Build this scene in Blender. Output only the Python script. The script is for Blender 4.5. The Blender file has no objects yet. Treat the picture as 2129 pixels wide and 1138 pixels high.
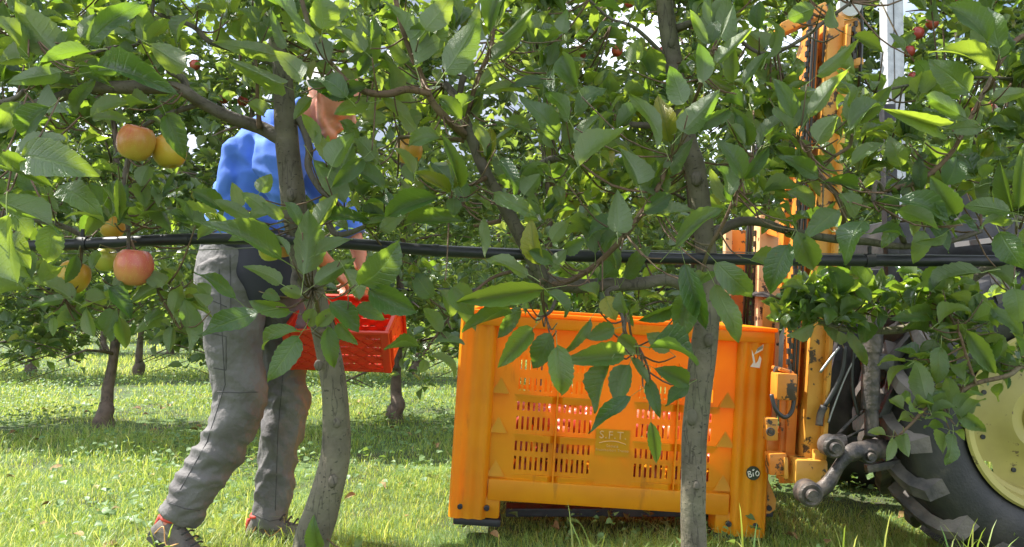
import bpy, bmesh, math, random
import numpy as np
from mathutils import Vector, Matrix, noise, Quaternion
random.seed(7); np.random.seed(7)
R = math.radians
SC = bpy.context.scene; COL = SC.collection

# ------------------------------------------------------------------ camera
F = 1656.0; CX, CY = 1064.5, 569.0; PITCH = R(1.76); CAM = Vector((0, 0, .957))
cd = bpy.data.cameras.new('camera'); cam = bpy.data.objects.new('camera', cd); COL.objects.link(cam)
cd.sensor_width = 36; cd.lens = F/2129*36; cd.clip_start = .05; cd.clip_end = 8000
cam.location = CAM; cam.rotation_euler = (R(90)+PITCH, 0, 0); SC.camera = cam
# ------------------------------------------------------------------ light
SUN = Vector((-.56, .22, .80)).normalized()
SUN_EL = math.asin(SUN.z); SUN_AZ = math.atan2(SUN.x, SUN.y)
sl = bpy.data.lights.new('sun', 'SUN'); so = bpy.data.objects.new('sun', sl); COL.objects.link(so)
sl.energy = 5.0; sl.angle = R(.55); sl.color = (1, .95, .86)
so.rotation_euler = (-SUN).to_track_quat('-Z', 'Y').to_euler()
W = bpy.data.worlds.new('World'); SC.world = W; W.use_nodes = True
nt = W.node_tree; nt.nodes.clear()
wo = nt.nodes.new('ShaderNodeOutputWorld'); bg = nt.nodes.new('ShaderNodeBackground')
sk = nt.nodes.new('ShaderNodeTexSky'); sk.sky_type = 'NISHITA'; sk.sun_disc = False
sk.sun_elevation = SUN_EL; sk.sun_rotation = SUN_AZ; sk.altitude = 300; sk.dust_density = 2.0
tc = nt.nodes.new('ShaderNodeTexCoord'); nz = nt.nodes.new('ShaderNodeTexNoise'); nz.inputs['Scale'].default_value = 2.2
nz.inputs['Detail'].default_value = 6
mp = nt.nodes.new('ShaderNodeMapping'); mp.inputs['Scale'].default_value = (1, 1, 2.4)
nt.links.new(tc.outputs['Generated'], mp.inputs['Vector']); nt.links.new(mp.outputs[0], nz.inputs['Vector'])
cr = nt.nodes.new('ShaderNodeValToRGB'); cr.color_ramp.elements[0].position = .36; cr.color_ramp.elements[1].position = .56
nt.links.new(nz.outputs['Fac'], cr.inputs[0])
mx = nt.nodes.new('ShaderNodeMix'); mx.data_type = 'RGBA'
nt.links.new(cr.outputs[0], mx.inputs[0]); nt.links.new(sk.outputs[0], mx.inputs[6])
mx.inputs[7].default_value = (9.6, 10.2, 11.4, 1)          # bright thin cloud in the same unit as the sky
nt.links.new(mx.outputs[2], bg.inputs['Color']); bg.inputs['Strength'].default_value = .10
nt.links.new(bg.outputs[0], wo.inputs['Surface'])
vs = SC.view_settings; vs.view_transform = 'Standard'; vs.look = 'None'; vs.exposure = 1.18; vs.gamma = 1
try: vs.use_curve_mapping = False
except Exception: pass
try:
    SC.cycles.max_bounces = 9; SC.cycles.transparent_max_bounces = 8; SC.cycles.diffuse_bounces = 4
    SC.cycles.transmission_bounces = 5; SC.cycles.use_denoising = True; SC.cycles.caustics_reflective = False
    SC.cycles.caustics_refractive = False; SC.cycles.sample_clamp_indirect = 6
except Exception: pass

# ------------------------------------------------------------------ helpers
_up = Vector((0, -math.sin(PITCH), math.cos(PITCH))); _fw = Vector((0, math.cos(PITCH), math.sin(PITCH)))
def P(px, py, d):
    v = Vector(((px-CX)/F, 0, 0)) + _up*(-(py-CY)/F) + _fw
    return CAM + v*(d/v.y)
def proj(p):
    q = Vector(p)-CAM; z = q.dot(_fw)
    return (CX+q.x/z*F, CY-q.dot(_up)/z*F)
def px2m(r, d): return r*d/F

class MB:
    def __init__(s): s.v = []; s.f = []; s.uv = None
    def add(s, vs, fs):
        o = len(s.v); s.v += [tuple(v) for v in vs]; s.f += [tuple(i+o for i in f) for f in fs]; return s
    def box(s, c, size, M=None, bev=0.0):
        x, y, z = [k/2 for k in size]; c = Vector(c)
        if bev <= 0:
            vs = [Vector((a*x, b*y, d*z)) for a in (-1, 1) for b in (-1, 1) for d in (-1, 1)]
            fs = [(0,1,3,2),(4,6,7,5),(0,4,5,1),(2,3,7,6),(0,2,6,4),(1,5,7,3)]
        else:
            bm = bmesh.new(); bmesh.ops.create_cube(bm, size=1)
            for v in bm.verts: v.co = Vector((v.co.x*size[0], v.co.y*size[1], v.co.z*size[2]))
            bmesh.ops.bevel(bm, geom=bm.edges[:], offset=min(bev, min(size)*.45), segments=2, affect='EDGES', profile=.6)
            vs = [v.co.copy() for v in bm.verts]; fs = [tuple(q.index for q in f.verts) for f in bm.faces]; bm.free()
        if M is not None: vs = [M @ v for v in vs]
        return s.add([v+c for v in vs], fs)
    def bar(s, a, b, w, h, bev=0, side=(0, 1, 0)):
        a, b = Vector(a), Vector(b); z = (b-a); L = z.length; z.normalize(); y = Vector(side); y = (y-z*y.dot(z)).normalized(); x = y.cross(z)
        return s.box((a+b)/2, (w, h, L), Matrix((x, y, z)).transposed(), bev)
    def tube(s, pts, rad, n=10, cap=True, flat=1.0, noisy=0, twist=0, smoothn=0):
        pts = [Vector(p) for p in pts]; rad = list(rad) if hasattr(rad, '__len__') else [rad]*len(pts)
        if smoothn: pts, rad = catmull(pts, rad, smoothn)
        m = len(pts); prev = None; vs = []
        for i, p in enumerate(pts):
            t = (pts[min(i+1, m-1)]-pts[max(i-1, 0)]).normalized()
            if prev is None:
                ref = Vector((0, 1, 0)) if abs(t.y) < .9 else Vector((1, 0, 0)); x = ref.cross(t).normalized()
            else: x = (prev-t*prev.dot(t)).normalized()
            prev = x; y = t.cross(x)
            for k in range(n):
                a = 2*math.pi*k/n; r = rad[i]
                if noisy: r *= 1+noisy*noise.noise(Vector((p.x*9+math.cos(a)*1.3, p.y*9+math.sin(a)*1.3, p.z*9)))
                vs.append(p+x*math.cos(a)*r+y*math.sin(a)*r*flat)
        fs = [(i*n+k, i*n+(k+1) % n, (i+1)*n+(k+1) % n, (i+1)*n+k) for i in range(m-1) for k in range(n)]
        if cap:
            vs += [pts[0], pts[-1]]; a, b = len(vs)-2, len(vs)-1
            fs += [(a, (k+1) % n, k) for k in range(n)] + [(b, (m-1)*n+k, (m-1)*n+(k+1) % n) for k in range(n)]
        return s.add(vs, fs)
    def ell(s, c, r, M=None, nu=16, nv=10, fn=None):
        vs = []; fs = []; c = Vector(c)
        for j in range(nv+1):
            th = math.pi*j/nv
            for k in range(nu):
                ph = 2*math.pi*k/nu; q = Vector((math.sin(th)*math.cos(ph), math.sin(th)*math.sin(ph), math.cos(th)))
                if fn: q = fn(q)
                q = Vector((q.x*r[0], q.y*r[1], q.z*r[2]))
                vs.append((M @ q if M is not None else q)+c)
        for j in range(nv):
            for k in range(nu): fs.append((j*nu+k, (j+1)*nu+k, (j+1)*nu+(k+1) % nu, j*nu+(k+1) % nu))
        return s.add(vs, fs)
    def lathe(s, prof, c, axis='y', n=32, closed=False):     # prof (r, h)
        vs = []; m = len(prof); c = Vector(c)
        for k in range(n):
            a = 2*math.pi*k/n
            for (r, h) in prof:
                x, z = r*math.cos(a), r*math.sin(a)
                vs.append(c+(Vector((x, h, z)) if axis == 'y' else Vector((x, z, h)) if axis == 'z' else Vector((h, x, z))))
        fs = []
        for k in range(n):
            for i in range(m if closed else m-1):
                j = (i+1) % m; fs.append((k*m+i, k*m+j, ((k+1) % n)*m+j, ((k+1) % n)*m+i))
        return s.add(vs, fs)
    def prism(s, poly, axis_vec, M=None):                    # poly list of 3D points, extruded by axis_vec
        n = len(poly); a = Vector(axis_vec); p = [Vector(q) for q in poly]
        vs = p+[q+a for q in p]
        fs = [tuple(range(n))[::-1], tuple(range(n, 2*n))]+[(i, (i+1) % n, n+(i+1) % n, n+i) for i in range(n)]
        return s.add(vs, fs)
    def build(s, name, mat, parent=None, smooth=False, fixn=True):
        me = bpy.data.meshes.new(name); me.from_pydata(s.v, [], s.f)
        if fixn:
            bm = bmesh.new(); bm.from_mesh(me); bmesh.ops.recalc_face_normals(bm, faces=bm.faces[:]); bm.to_mesh(me); bm.free()
        return link(name, me, mat, parent, smooth)
def link(name, me, mat, parent=None, smooth=False):
    for m in (mat if isinstance(mat, (list, tuple)) else [mat]):
        if m: me.materials.append(m)
    if smooth: me.polygons.foreach_set('use_smooth', [True]*len(me.polygons))
    if smooth == 'auto':
        try: me.set_sharp_from_angle(angle=R(35))
        except Exception: pass
    o = bpy.data.objects.new(name, me); COL.objects.link(o)
    if parent: o.parent = parent; o.matrix_parent_inverse = parent.matrix_world.inverted() if False else Matrix()
    return o
def catmull(pts, rad, k):
    P_, R_ = [], []; m = len(pts)
    for i in range(m-1):
        p0, p1, p2, p3 = pts[max(i-1, 0)], pts[i], pts[i+1], pts[min(i+2, m-1)]
        for j in range(k):
            t = j/k
            P_.append(.5*((2*p1)+(p2-p0)*t+(2*p0-5*p1+4*p2-p3)*t*t+(3*p1-p0-3*p2+p3)*t**3))
            R_.append(rad[i]*(1-t)+rad[i+1]*t)
    P_.append(pts[-1]); R_.append(rad[-1]); return P_, R_
def tag(o, label=None, cat=None, group=None, kind=None):
    if label: o['label'] = label
    if cat: o['category'] = cat
    if group: o['group'] = group
    if kind: o['kind'] = kind
    return o
def empty(name, loc=(0, 0, 0), label=None, cat=None, group=None):
    o = bpy.data.objects.new(name, None); COL.objects.link(o); o.location = loc; o.empty_display_size = .1
    return tag(o, label, cat, group)
def kids(o): return [c for c in bpy.data.objects if c.parent == o]

# ------------------------------------------------------------------ materials
def mat(name, col=(.5, .5, .5), rough=.5, metal=0, spec=.5, var=0, vscale=8, col2=None, bump=0, bscale=40, trans=0, tcol=None, det=5, chips=0, cscale=14, cstretch=1.0, csoft=0, ccol=None):
    m = bpy.data.materials.new(name); m.use_nodes = True; t = m.node_tree; b = t.nodes['Principled BSDF']
    b.inputs['Base Color'].default_value = (*col, 1); b.inputs['Roughness'].default_value = rough
    b.inputs['Metallic'].default_value = metal; b.inputs['Specular IOR Level'].default_value = spec
    tcn = t.nodes.new('ShaderNodeTexCoord')
    if var or col2:
        n = t.nodes.new('ShaderNodeTexNoise'); n.inputs['Scale'].default_value = vscale; n.inputs['Detail'].default_value = det
        t.links.new(tcn.outputs['Object'], n.inputs['Vector'])
        r = t.nodes.new('ShaderNodeValToRGB'); r.color_ramp.elements[0].position = .38; r.color_ramp.elements[1].position = .66
        c2 = col2 or tuple(c*(1-var) for c in col)
        r.color_ramp.elements[0].color = (*col, 1); r.color_ramp.elements[1].color = (*c2, 1)
        t.links.new(n.outputs['Fac'], r.inputs[0]); t.links.new(r.outputs[0], b.inputs['Base Color'])
    if chips:
        src = b.inputs['Base Color'].links[0].from_socket if b.inputs['Base Color'].links else None
        mpp = t.nodes.new('ShaderNodeMapping'); mpp.inputs['Scale'].default_value = (cscale, cscale, cscale*cstretch); t.links.new(tcn.outputs['Object'], mpp.inputs['Vector'])
        nn_ = t.nodes.new('ShaderNodeTexNoise'); nn_.inputs['Scale'].default_value = 1; nn_.inputs['Detail'].default_value = 9; nn_.inputs['Roughness'].default_value = .62; t.links.new(mpp.outputs[0], nn_.inputs['Vector'])
        rr_ = t.nodes.new('ShaderNodeValToRGB'); rr_.color_ramp.elements[0].position = .66-chips*.1; rr_.color_ramp.elements[1].position = .70-chips*.1+csoft; t.links.new(nn_.outputs['Fac'], rr_.inputs[0])
        mm_ = t.nodes.new('ShaderNodeMix'); mm_.data_type = 'RGBA'; t.links.new(rr_.outputs[0], mm_.inputs[0])
        if src: t.links.new(src, mm_.inputs[6])
        else: mm_.inputs[6].default_value = (*col, 1)
        mm_.inputs[7].default_value = (*(ccol or (.06, .035, .02)), 1); t.links.new(mm_.outputs[2], b.inputs['Base Color'])
    if bump:
        n = t.nodes.new('ShaderNodeTexNoise'); n.inputs['Scale'].default_value = bscale; n.inputs['Detail'].default_value = 6
        t.links.new(tcn.outputs['Object'], n.inputs['Vector'])
        bp = t.nodes.new('ShaderNodeBump'); bp.inputs['Strength'].default_value = bump; bp.inputs['Distance'].default_value = .01
        t.links.new(n.outputs['Fac'], bp.inputs['Height']); t.links.new(bp.outputs[0], b.inputs['Normal'])
    if trans:
        out = t.nodes['Material Output']; tr = t.nodes.new('ShaderNodeBsdfTranslucent'); tr.inputs[0].default_value = (*(tcol or col), 1)
        ms = t.nodes.new('ShaderNodeMixShader'); ms.inputs[0].default_value = trans
        t.links.new(b.outputs[0], ms.inputs[1]); t.links.new(tr.outputs[0], ms.inputs[2]); t.links.new(ms.outputs[0], out.inputs['Surface'])
    return m

class NT:
    def __init__(s, m): s.t = m.node_tree
    def n(s, typ, **k):
        q = s.t.nodes.new(typ)
        for a, b in k.items(): setattr(q, a, b)
        return q
    def l(s, a, b): s.t.links.new(a, b)
    def math(s, op, a, b=None, c=None, clamp=False):
        q = s.n('ShaderNodeMath', operation=op, use_clamp=clamp)
        for i, x in enumerate((a, b, c)):
            if x is None: continue
            if isinstance(x, (int, float)): q.inputs[i].default_value = x
            else: s.l(x, q.inputs[i])
        return q.outputs[0]
    def mix(s, f, a, b):
        q = s.n('ShaderNodeMix', data_type='RGBA')
        for i, x in ((0, f), (6, a), (7, b)):
            if isinstance(x, (int, float)): q.inputs[i].default_value = x
            elif isinstance(x, tuple): q.inputs[i].default_value = (*x, 1)
            else: s.l(x, q.inputs[i])
        return q.outputs[2]
    def ramp(s, f, stops):
        q = s.n('ShaderNodeValToRGB'); e = q.color_ramp.elements
        while len(e) < len(stops): e.new(.5)
        for k, (p, c) in enumerate(stops): e[k].position = p; e[k].color = (*c, 1)
        s.l(f, q.inputs[0]); return q.outputs[0]

def leaf_material(name, topA, topB, under, tcA, tcB, tfac=.42, rough=.38):
    m = bpy.data.materials.new(name); m.use_nodes = True; N = NT(m); t = m.node_tree; b = t.nodes['Principled BSDF']; out = t.nodes['Material Output']
    at = N.n('ShaderNodeAttribute', attribute_name='rnd'); oi = N.n('ShaderNodeObjectInfo')
    rnd = N.math('FRACT', N.math('ADD', at.outputs['Fac'], oi.outputs['Random']))
    uv = N.n('ShaderNodeUVMap', uv_map='UVMap'); sp = N.n('ShaderNodeSeparateXYZ'); N.l(uv.outputs[0], sp.inputs[0])
    uu = N.math('MULTIPLY', N.math('ABSOLUTE', N.math('SUBTRACT', sp.outputs[0], .5)), 2)
    rib = N.math('SUBTRACT', 1, N.math('DIVIDE', uu, .11), clamp=True)
    ph = N.math('FRACT', N.math('SUBTRACT', N.math('MULTIPLY', sp.outputs[1], 9), N.math('MULTIPLY', uu, 1.6)))
    vein = N.math('SUBTRACT', 1, N.math('DIVIDE', N.math('ABSOLUTE', N.math('SUBTRACT', ph, .5)), .15), clamp=True)
    line = N.math('MAXIMUM', rib, N.math('MULTIPLY', vein, .45))
    geo = N.n('ShaderNodeNewGeometry'); bk = geo.outputs['Backfacing']
    top = N.mix(rnd, topA, topB)
    nz = N.n('ShaderNodeTexNoise'); nz.inputs['Scale'].default_value = 35; tcn = N.n('ShaderNodeTexCoord'); N.l(tcn.outputs['Object'], nz.inputs['Vector'])
    top = N.mix(N.math('MULTIPLY', nz.outputs['Fac'], .35), top, tuple(c*1.7 for c in topB))
    # a few leaves are turning yellow or have brown blotches
    yel = N.math('GREATER_THAN', N.math('FRACT', N.math('MULTIPLY', rnd, 37.7)), .965)
    top = N.mix(N.math('MULTIPLY', yel, .8), top, (.32, .26, .03))
    uvn = N.n('ShaderNodeTexNoise'); uvn.inputs['Scale'].default_value = 5; uvo = N.n('ShaderNodeVectorMath', operation='ADD'); N.l(uv.outputs[0], uvo.inputs[0]); cmb = N.n('ShaderNodeCombineXYZ'); N.l(N.math('MULTIPLY', rnd, 91), cmb.inputs[0]); N.l(cmb.outputs[0], uvo.inputs[1]); N.l(uvo.outputs[0], uvn.inputs['Vector'])
    spot = N.math('MULTIPLY', N.math('GREATER_THAN', uvn.outputs['Fac'], .69), N.math('GREATER_THAN', N.math('FRACT', N.math('MULTIPLY', rnd, 13.3)), .45))
    top = N.mix(N.math('MULTIPLY', spot, .75), top, (.12, .06, .02))
    col = N.mix(bk, top, N.mix(N.math('MULTIPLY', rnd, .5), under, topB))
    col = N.mix(N.math('MULTIPLY', line, .62), col, (.22, .32, .10))
    N.l(col, b.inputs['Base Color'])
    b.inputs['Specular IOR Level'].default_value = .8
    N.l(N.math('ADD', N.math('MULTIPLY', bk, .22), rough), b.inputs['Roughness'])
    bp = N.n('ShaderNodeBump'); bp.inputs['Strength'].default_value = .7; bp.inputs['Distance'].default_value = .0025
    hh = N.math('ADD', N.math('MULTIPLY', line, -1), N.math('MULTIPLY', nz.outputs['Fac'], .9))
    N.l(hh, bp.inputs['Height']); N.l(bp.outputs[0], b.inputs['Normal'])
    tr = N.n('ShaderNodeBsdfTranslucent'); tcl = N.mix(rnd, tcA, tcB); tcl = N.mix(N.math('MULTIPLY', line, .3), tcl, (.10, .16, .03)); N.l(tcl, tr.inputs[0])
    ms = N.n('ShaderNodeMixShader'); ms.inputs[0].default_value = tfac
    N.l(b.outputs[0], ms.inputs[1]); N.l(tr.outputs[0], ms.inputs[2]); N.l(ms.outputs[0], out.inputs['Surface'])
    return m
M_LEAF = leaf_material('apple_leaf', (.020, .052, .030), (.074, .128, .052), (.17, .22, .12), (.18, .34, .02), (.50, .64, .05), .46, .25)
M_LEAF2 = leaf_material('row_leaf', (.038, .08, .036), (.085, .14, .06), (.18, .23, .14), (.22, .36, .04), (.46, .56, .08), .44, .24)
M_PET = mat('petiole', (.30, .38, .12), .5, trans=.2)
M_WEED = leaf_material('weed_leaf', (.06, .14, .04), (.14, .24, .07), (.2, .28, .12), (.25, .42, .05), (.4, .5, .08), .3, .5)

def grass_material():
    m = bpy.data.materials.new('grass_blade'); m.use_nodes = True; N = NT(m); t = m.node_tree; b = t.nodes['Principled BSDF']; out = t.nodes['Material Output']
    at = N.n('ShaderNodeAttribute', attribute_name='rnd')
    c = N.ramp(at.outputs['Fac'], [(0, (.05, .13, .03)), (.4, (.14, .27, .055)), (.75, (.28, .40, .11)), (.97, (.5, .45, .22))])
    N.l(c, b.inputs['Base Color']); b.inputs['Roughness'].default_value = .42
    tr = N.n('ShaderNodeBsdfTranslucent')
    N.l(N.ramp(at.outputs['Fac'], [(0, (.35, .50, .05)), (.5, (.68, .76, .11)), (1, (.85, .76, .28))]), tr.inputs[0])
    ms = N.n('ShaderNodeMixShader'); ms.inputs[0].default_value = .45
    N.l(b.outputs[0], ms.inputs[1]); N.l(tr.outputs[0], ms.inputs[2]); N.l(ms.outputs[0], out.inputs['Surface'])
    return m
M_GRASS = grass_material()

def bark_material(name, a, b_, dark, lent=1.0):
    m = bpy.data.materials.new(name); m.use_nodes = True; N = NT(m); t = m.node_tree; b = t.nodes['Principled BSDF']
    tcn = N.n('ShaderNodeTexCoord'); o = tcn.outputs['Object']
    n1 = N.n('ShaderNodeTexNoise'); n1.inputs['Scale'].default_value = 14; n1.inputs['Detail'].default_value = 8; N.l(o, n1.inputs['Vector'])
    mp = N.n('ShaderNodeMapping'); mp.inputs['Scale'].default_value = (60, 60, 130); N.l(o, mp.inputs['Vector'])
    vo = N.n('ShaderNodeTexVoronoi'); nd = N.n('ShaderNodeTexNoise'); nd.inputs['Scale'].default_value = 22; N.l(o, nd.inputs['Vector']); va = N.n('ShaderNodeVectorMath', operation='MULTIPLY_ADD'); N.l(nd.outputs['Color'], va.inputs[0]); va.inputs[1].default_value = (4, 4, 4); N.l(mp.outputs[0], va.inputs[2]); N.l(va.outputs[0], vo.inputs['Vector']); vo.inputs['Scale'].default_value = 1.0
    n2 = N.n('ShaderNodeTexNoise'); n2.inputs['Scale'].default_value = 90; n2.inputs['Detail'].default_value = 4; N.l(o, n2.inputs['Vector'])
    base = N.ramp(n1.outputs['Fac'], [(.3, a), (.52, b_), (.72, dark)])
    len_ = N.math('MULTIPLY', N.math('LESS_THAN', vo.outputs['Distance'], .26), N.math('GREATER_THAN', n2.outputs['Fac'], .52))
    col = N.mix(N.math('MULTIPLY', len_, .75*lent), base, tuple(c*.35 for c in dark))
    n3 = N.n('ShaderNodeTexNoise'); n3.inputs['Scale'].default_value = 5; N.l(o, n3.inputs['Vector'])
    col = N.mix(N.math('MULTIPLY', N.math('SUBTRACT', n3.outputs['Fac'], .5, clamp=True), 2.2, clamp=True), col, (.13, .155, .07))
    N.l(col, b.inputs['Base Color']); b.inputs['Roughness'].default_value = .75
    mc = N.n('ShaderNodeMapping'); mc.inputs['Scale'].default_value = (34, 34, 4); N.l(o, mc.inputs['Vector']); nc = N.n('ShaderNodeTexNoise'); nc.inputs['Scale'].default_value = 1; nc.inputs['Detail'].default_value = 5; N.l(mc.outputs[0], nc.inputs['Vector'])
    crk = N.math('SUBTRACT', 1, N.math('DIVIDE', N.math('ABSOLUTE', N.math('SUBTRACT', nc.outputs['Fac'], .5)), .018), clamp=True); crk = N.math('MULTIPLY', crk, N.math('GREATER_THAN', n3.outputs['Fac'], .47))
    col = N.mix(N.math('MULTIPLY', crk, .7), col, tuple(c*.4 for c in dark)); N.l(col, b.inputs['Base Color'])
    bp = N.n('ShaderNodeBump'); bp.inputs['Strength'].default_value = .9; bp.inputs['Distance'].default_value = .005
    N.l(N.math('ADD', N.math('MULTIPLY', n2.outputs['Fac'], .7), N.math('ADD', n1.outputs['Fac'], N.math('MULTIPLY', len_, -.4))), bp.inputs['Height']); N.l(bp.outputs[0], b.inputs['Normal'])
    return m
M_BARK = bark_material('apple_bark', (.20, .168, .118), (.13, .11, .078), (.08, .064, .045))
M_BARK2 = bark_material('limb_bark', (.17, .14, .11), (.11, .09, .07), (.06, .045, .035), .5)
M_SHOOT = bark_material('shoot_bark', (.20, .12, .075), (.14, .085, .05), (.09, .055, .035), .6)
M_BARKB = bark_material('row_bark', (.20, .15, .11), (.14, .10, .075), (.06, .045, .035), .3)

M_ORANGE = mat('orange_plastic', (.90, .42, .010), .42, spec=.4, col2=(.76, .33, .012), vscale=5, chips=.55, cscale=13, cstretch=.25, csoft=.12, ccol=(.36, .17, .03), trans=.38, tcol=(1, .20, .012), bump=.06, bscale=60)
M_RUBBER = mat('black_plastic', (.02, .02, .022), .55)
M_RED = mat('red_plastic', (.66, .06, .025), .38, spec=.5, trans=.32, tcol=(1, .09, .045))
M_PIPE = mat('black_pipe', (.022, .022, .028), .38, var=.3, vscale=30)
M_WIRE = mat('steel_wire', (.3, .3, .3), .4, metal=.9)
M_MAST = mat('mast_paint', (.72, .36, .06), .42, col2=(.55, .22, .03), vscale=6, bump=.12, bscale=80, chips=.9, cscale=20)
M_MASTO = mat('orange_paint', (.72, .25, .03), .4, col2=(.58, .16, .025), vscale=7, bump=.12, bscale=80, chips=.9, cscale=22)
M_CREAM = mat('worn_paint', (.70, .38, .16), .5, col2=(.75, .48, .26), vscale=8, chips=.8, cscale=18)
M_STEEL = mat('oily_steel', (.045, .042, .042), .5, metal=.3, col2=(.15, .12, .10), vscale=22, bump=.5, bscale=60)
M_DARK = mat('tractor_black', (.018, .018, .022), .5, col2=(.05, .048, .045), vscale=9, bump=.3, bscale=50)
M_CHROME = mat('chrome', (.6, .6, .62), .15, metal=1)
M_HOSE = mat('rubber_hose', (.03, .03, .03), .4)
M_CHAIN = mat('chain_steel', (.06, .055, .05), .45, metal=.6)
M_TYRE = mat('tyre_rubber', (.028, .027, .028), .62, col2=(.17, .145, .12), vscale=4.5, bump=.25, bscale=70, det=8)
M_TYRES = mat('tyre_side', (.014, .014, .016), .5, col2=(.04, .036, .034), vscale=8, chips=.5, cscale=7, csoft=.12, ccol=(.10, .085, .065), bump=.15, bscale=90)
M_LUG = mat('dusty_lug', (.15, .13, .115), .7, col2=(.035, .033, .033), vscale=9, bump=.4, bscale=50)
M_RIM = mat('yellow_rim', (.46, .40, .12), .5, col2=(.36, .31, .10), vscale=5, chips=.35, cscale=30, ccol=(.16, .12, .06), bump=.05, bscale=60)
M_POST = mat('galvanised_post', (.52, .53, .56), .55, col2=(.40, .41, .44), vscale=20, bump=.3, bscale=90)
M_STICK = mat('paper_label', (.75, .74, .70), .6, var=.1)
M_INK = mat('label_print', (.05, .05, .05), .6)
M_BIO = mat('dark_sticker', (.035, .045, .03), .4)
M_WHITE = mat('white_print', (.8, .8, .76), .5)
M_SCREW = mat('screw_head', (.03, .03, .04), .4, metal=.3)

# ------------------------------------------------------------------ leaves
def leaf_template(nu, nv, arch, fold, wave, ph, serr=0, pet=True, seed=0):
    """unit leaf: blade from y=0 to y=1, half width .5 at the widest, petiole behind"""
    rr = random.Random(seed); vs = []; uv = []; fs = []; mi = []
    us = np.linspace(-1, 1, nu+1)
    asym = rr.uniform(-.06, .06)
    for j in range(nv+1):
        v = j/nv
        w = (max(v, 0)**.60*(1-v)**.92)/(.395**.60*.605**.92)+(.05*(1-v)*4*v if v > .5 else 0)*0
        hw = .5*w*(1+(serr*(1 if j % 2 else -1) if 0 < j < nv else 0))
        for u in us:
            x = u*hw*(1+asym*u)
            z = fold*abs(x)*(1-.3*v)+arch*(.25-(v-.5)**2)+wave*math.sin(7.5*v+ph+(1.1 if u > 0 else 0))*abs(u)**1.5
            y = v-.16*abs(u)*v*(1-v)*0+.02*math.sin(9*v+ph)*u
            vs.append((x+.09*math.sin(2.6*v+ph)*v, y, z+.045*math.sin(5*v+2*ph)*v)); uv.append(((u+1)/2, v))
    for j in range(nv):
        for k in range(nu):
            a = j*(nu+1)+k; fs.append((a, a+1, a+nu+2, a+nu+1)); mi.append(0)
    if pet:
        o = len(vs); z0 = 0.0
        ys = [.02, -.14, -.30]; zs = [z0+.012, -.02, -.09]
        for y, z, r in zip(ys, zs, (.016, .015, .021)):
            for k in range(3):
                a = 2*math.pi*k/3; vs.append((r*math.cos(a), y, z+r*math.sin(a))); uv.append((.5, .0))
        for i in range(2):
            for k in range(3): fs.append((o+i*3+k, o+i*3+(k+1) % 3, o+i*3+3+(k+1) % 3, o+i*3+3+k)); mi.append(1)
    return np.array(vs, float), fs, np.array(uv, float), mi
def template_mesh(name, T, mats):
    vs, fs, uv, mi = T; me = bpy.data.meshes.new(name); me.from_pydata([tuple(v) for v in vs], [], fs)
    ul = me.uv_layers.new(name='UVMap'); lv = np.zeros(len(me.loops), int); me.loops.foreach_get('vertex_index', lv)
    ul.data.foreach_set('uv', uv[lv].ravel()); me.polygons.foreach_set('material_index', mi)
    me.polygons.foreach_set('use_smooth', [True]*len(fs))
    for m in mats: me.materials.append(m)
    me.attributes.new('rnd', 'FLOAT', 'POINT'); return me
rv = random.Random(3)
T_HI = [leaf_template(4, 15, rv.uniform(-.35, 1.0), rv.uniform(.1, 1.1), rv.uniform(.03, .10), rv.uniform(0, 6), .045, True, k) for k in range(12)]
T_MID = [leaf_template(2, 4, rv.uniform(-.1, .5), rv.uniform(.1, .6), .03, rv.uniform(0, 6), 0, True, k) for k in range(6)]
T_LO = [leaf_template(2, 3, rv.uniform(0, .5), rv.uniform(.1, .7), .02, rv.uniform(0, 6), 0, False, k) for k in range(5)]
ME_HI = [template_mesh('leaf', t, [M_LEAF, M_PET]) for t in T_HI]
ME_ROW = [template_mesh('leaf', t, [M_LEAF2, M_PET]) for t in T_MID]

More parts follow.
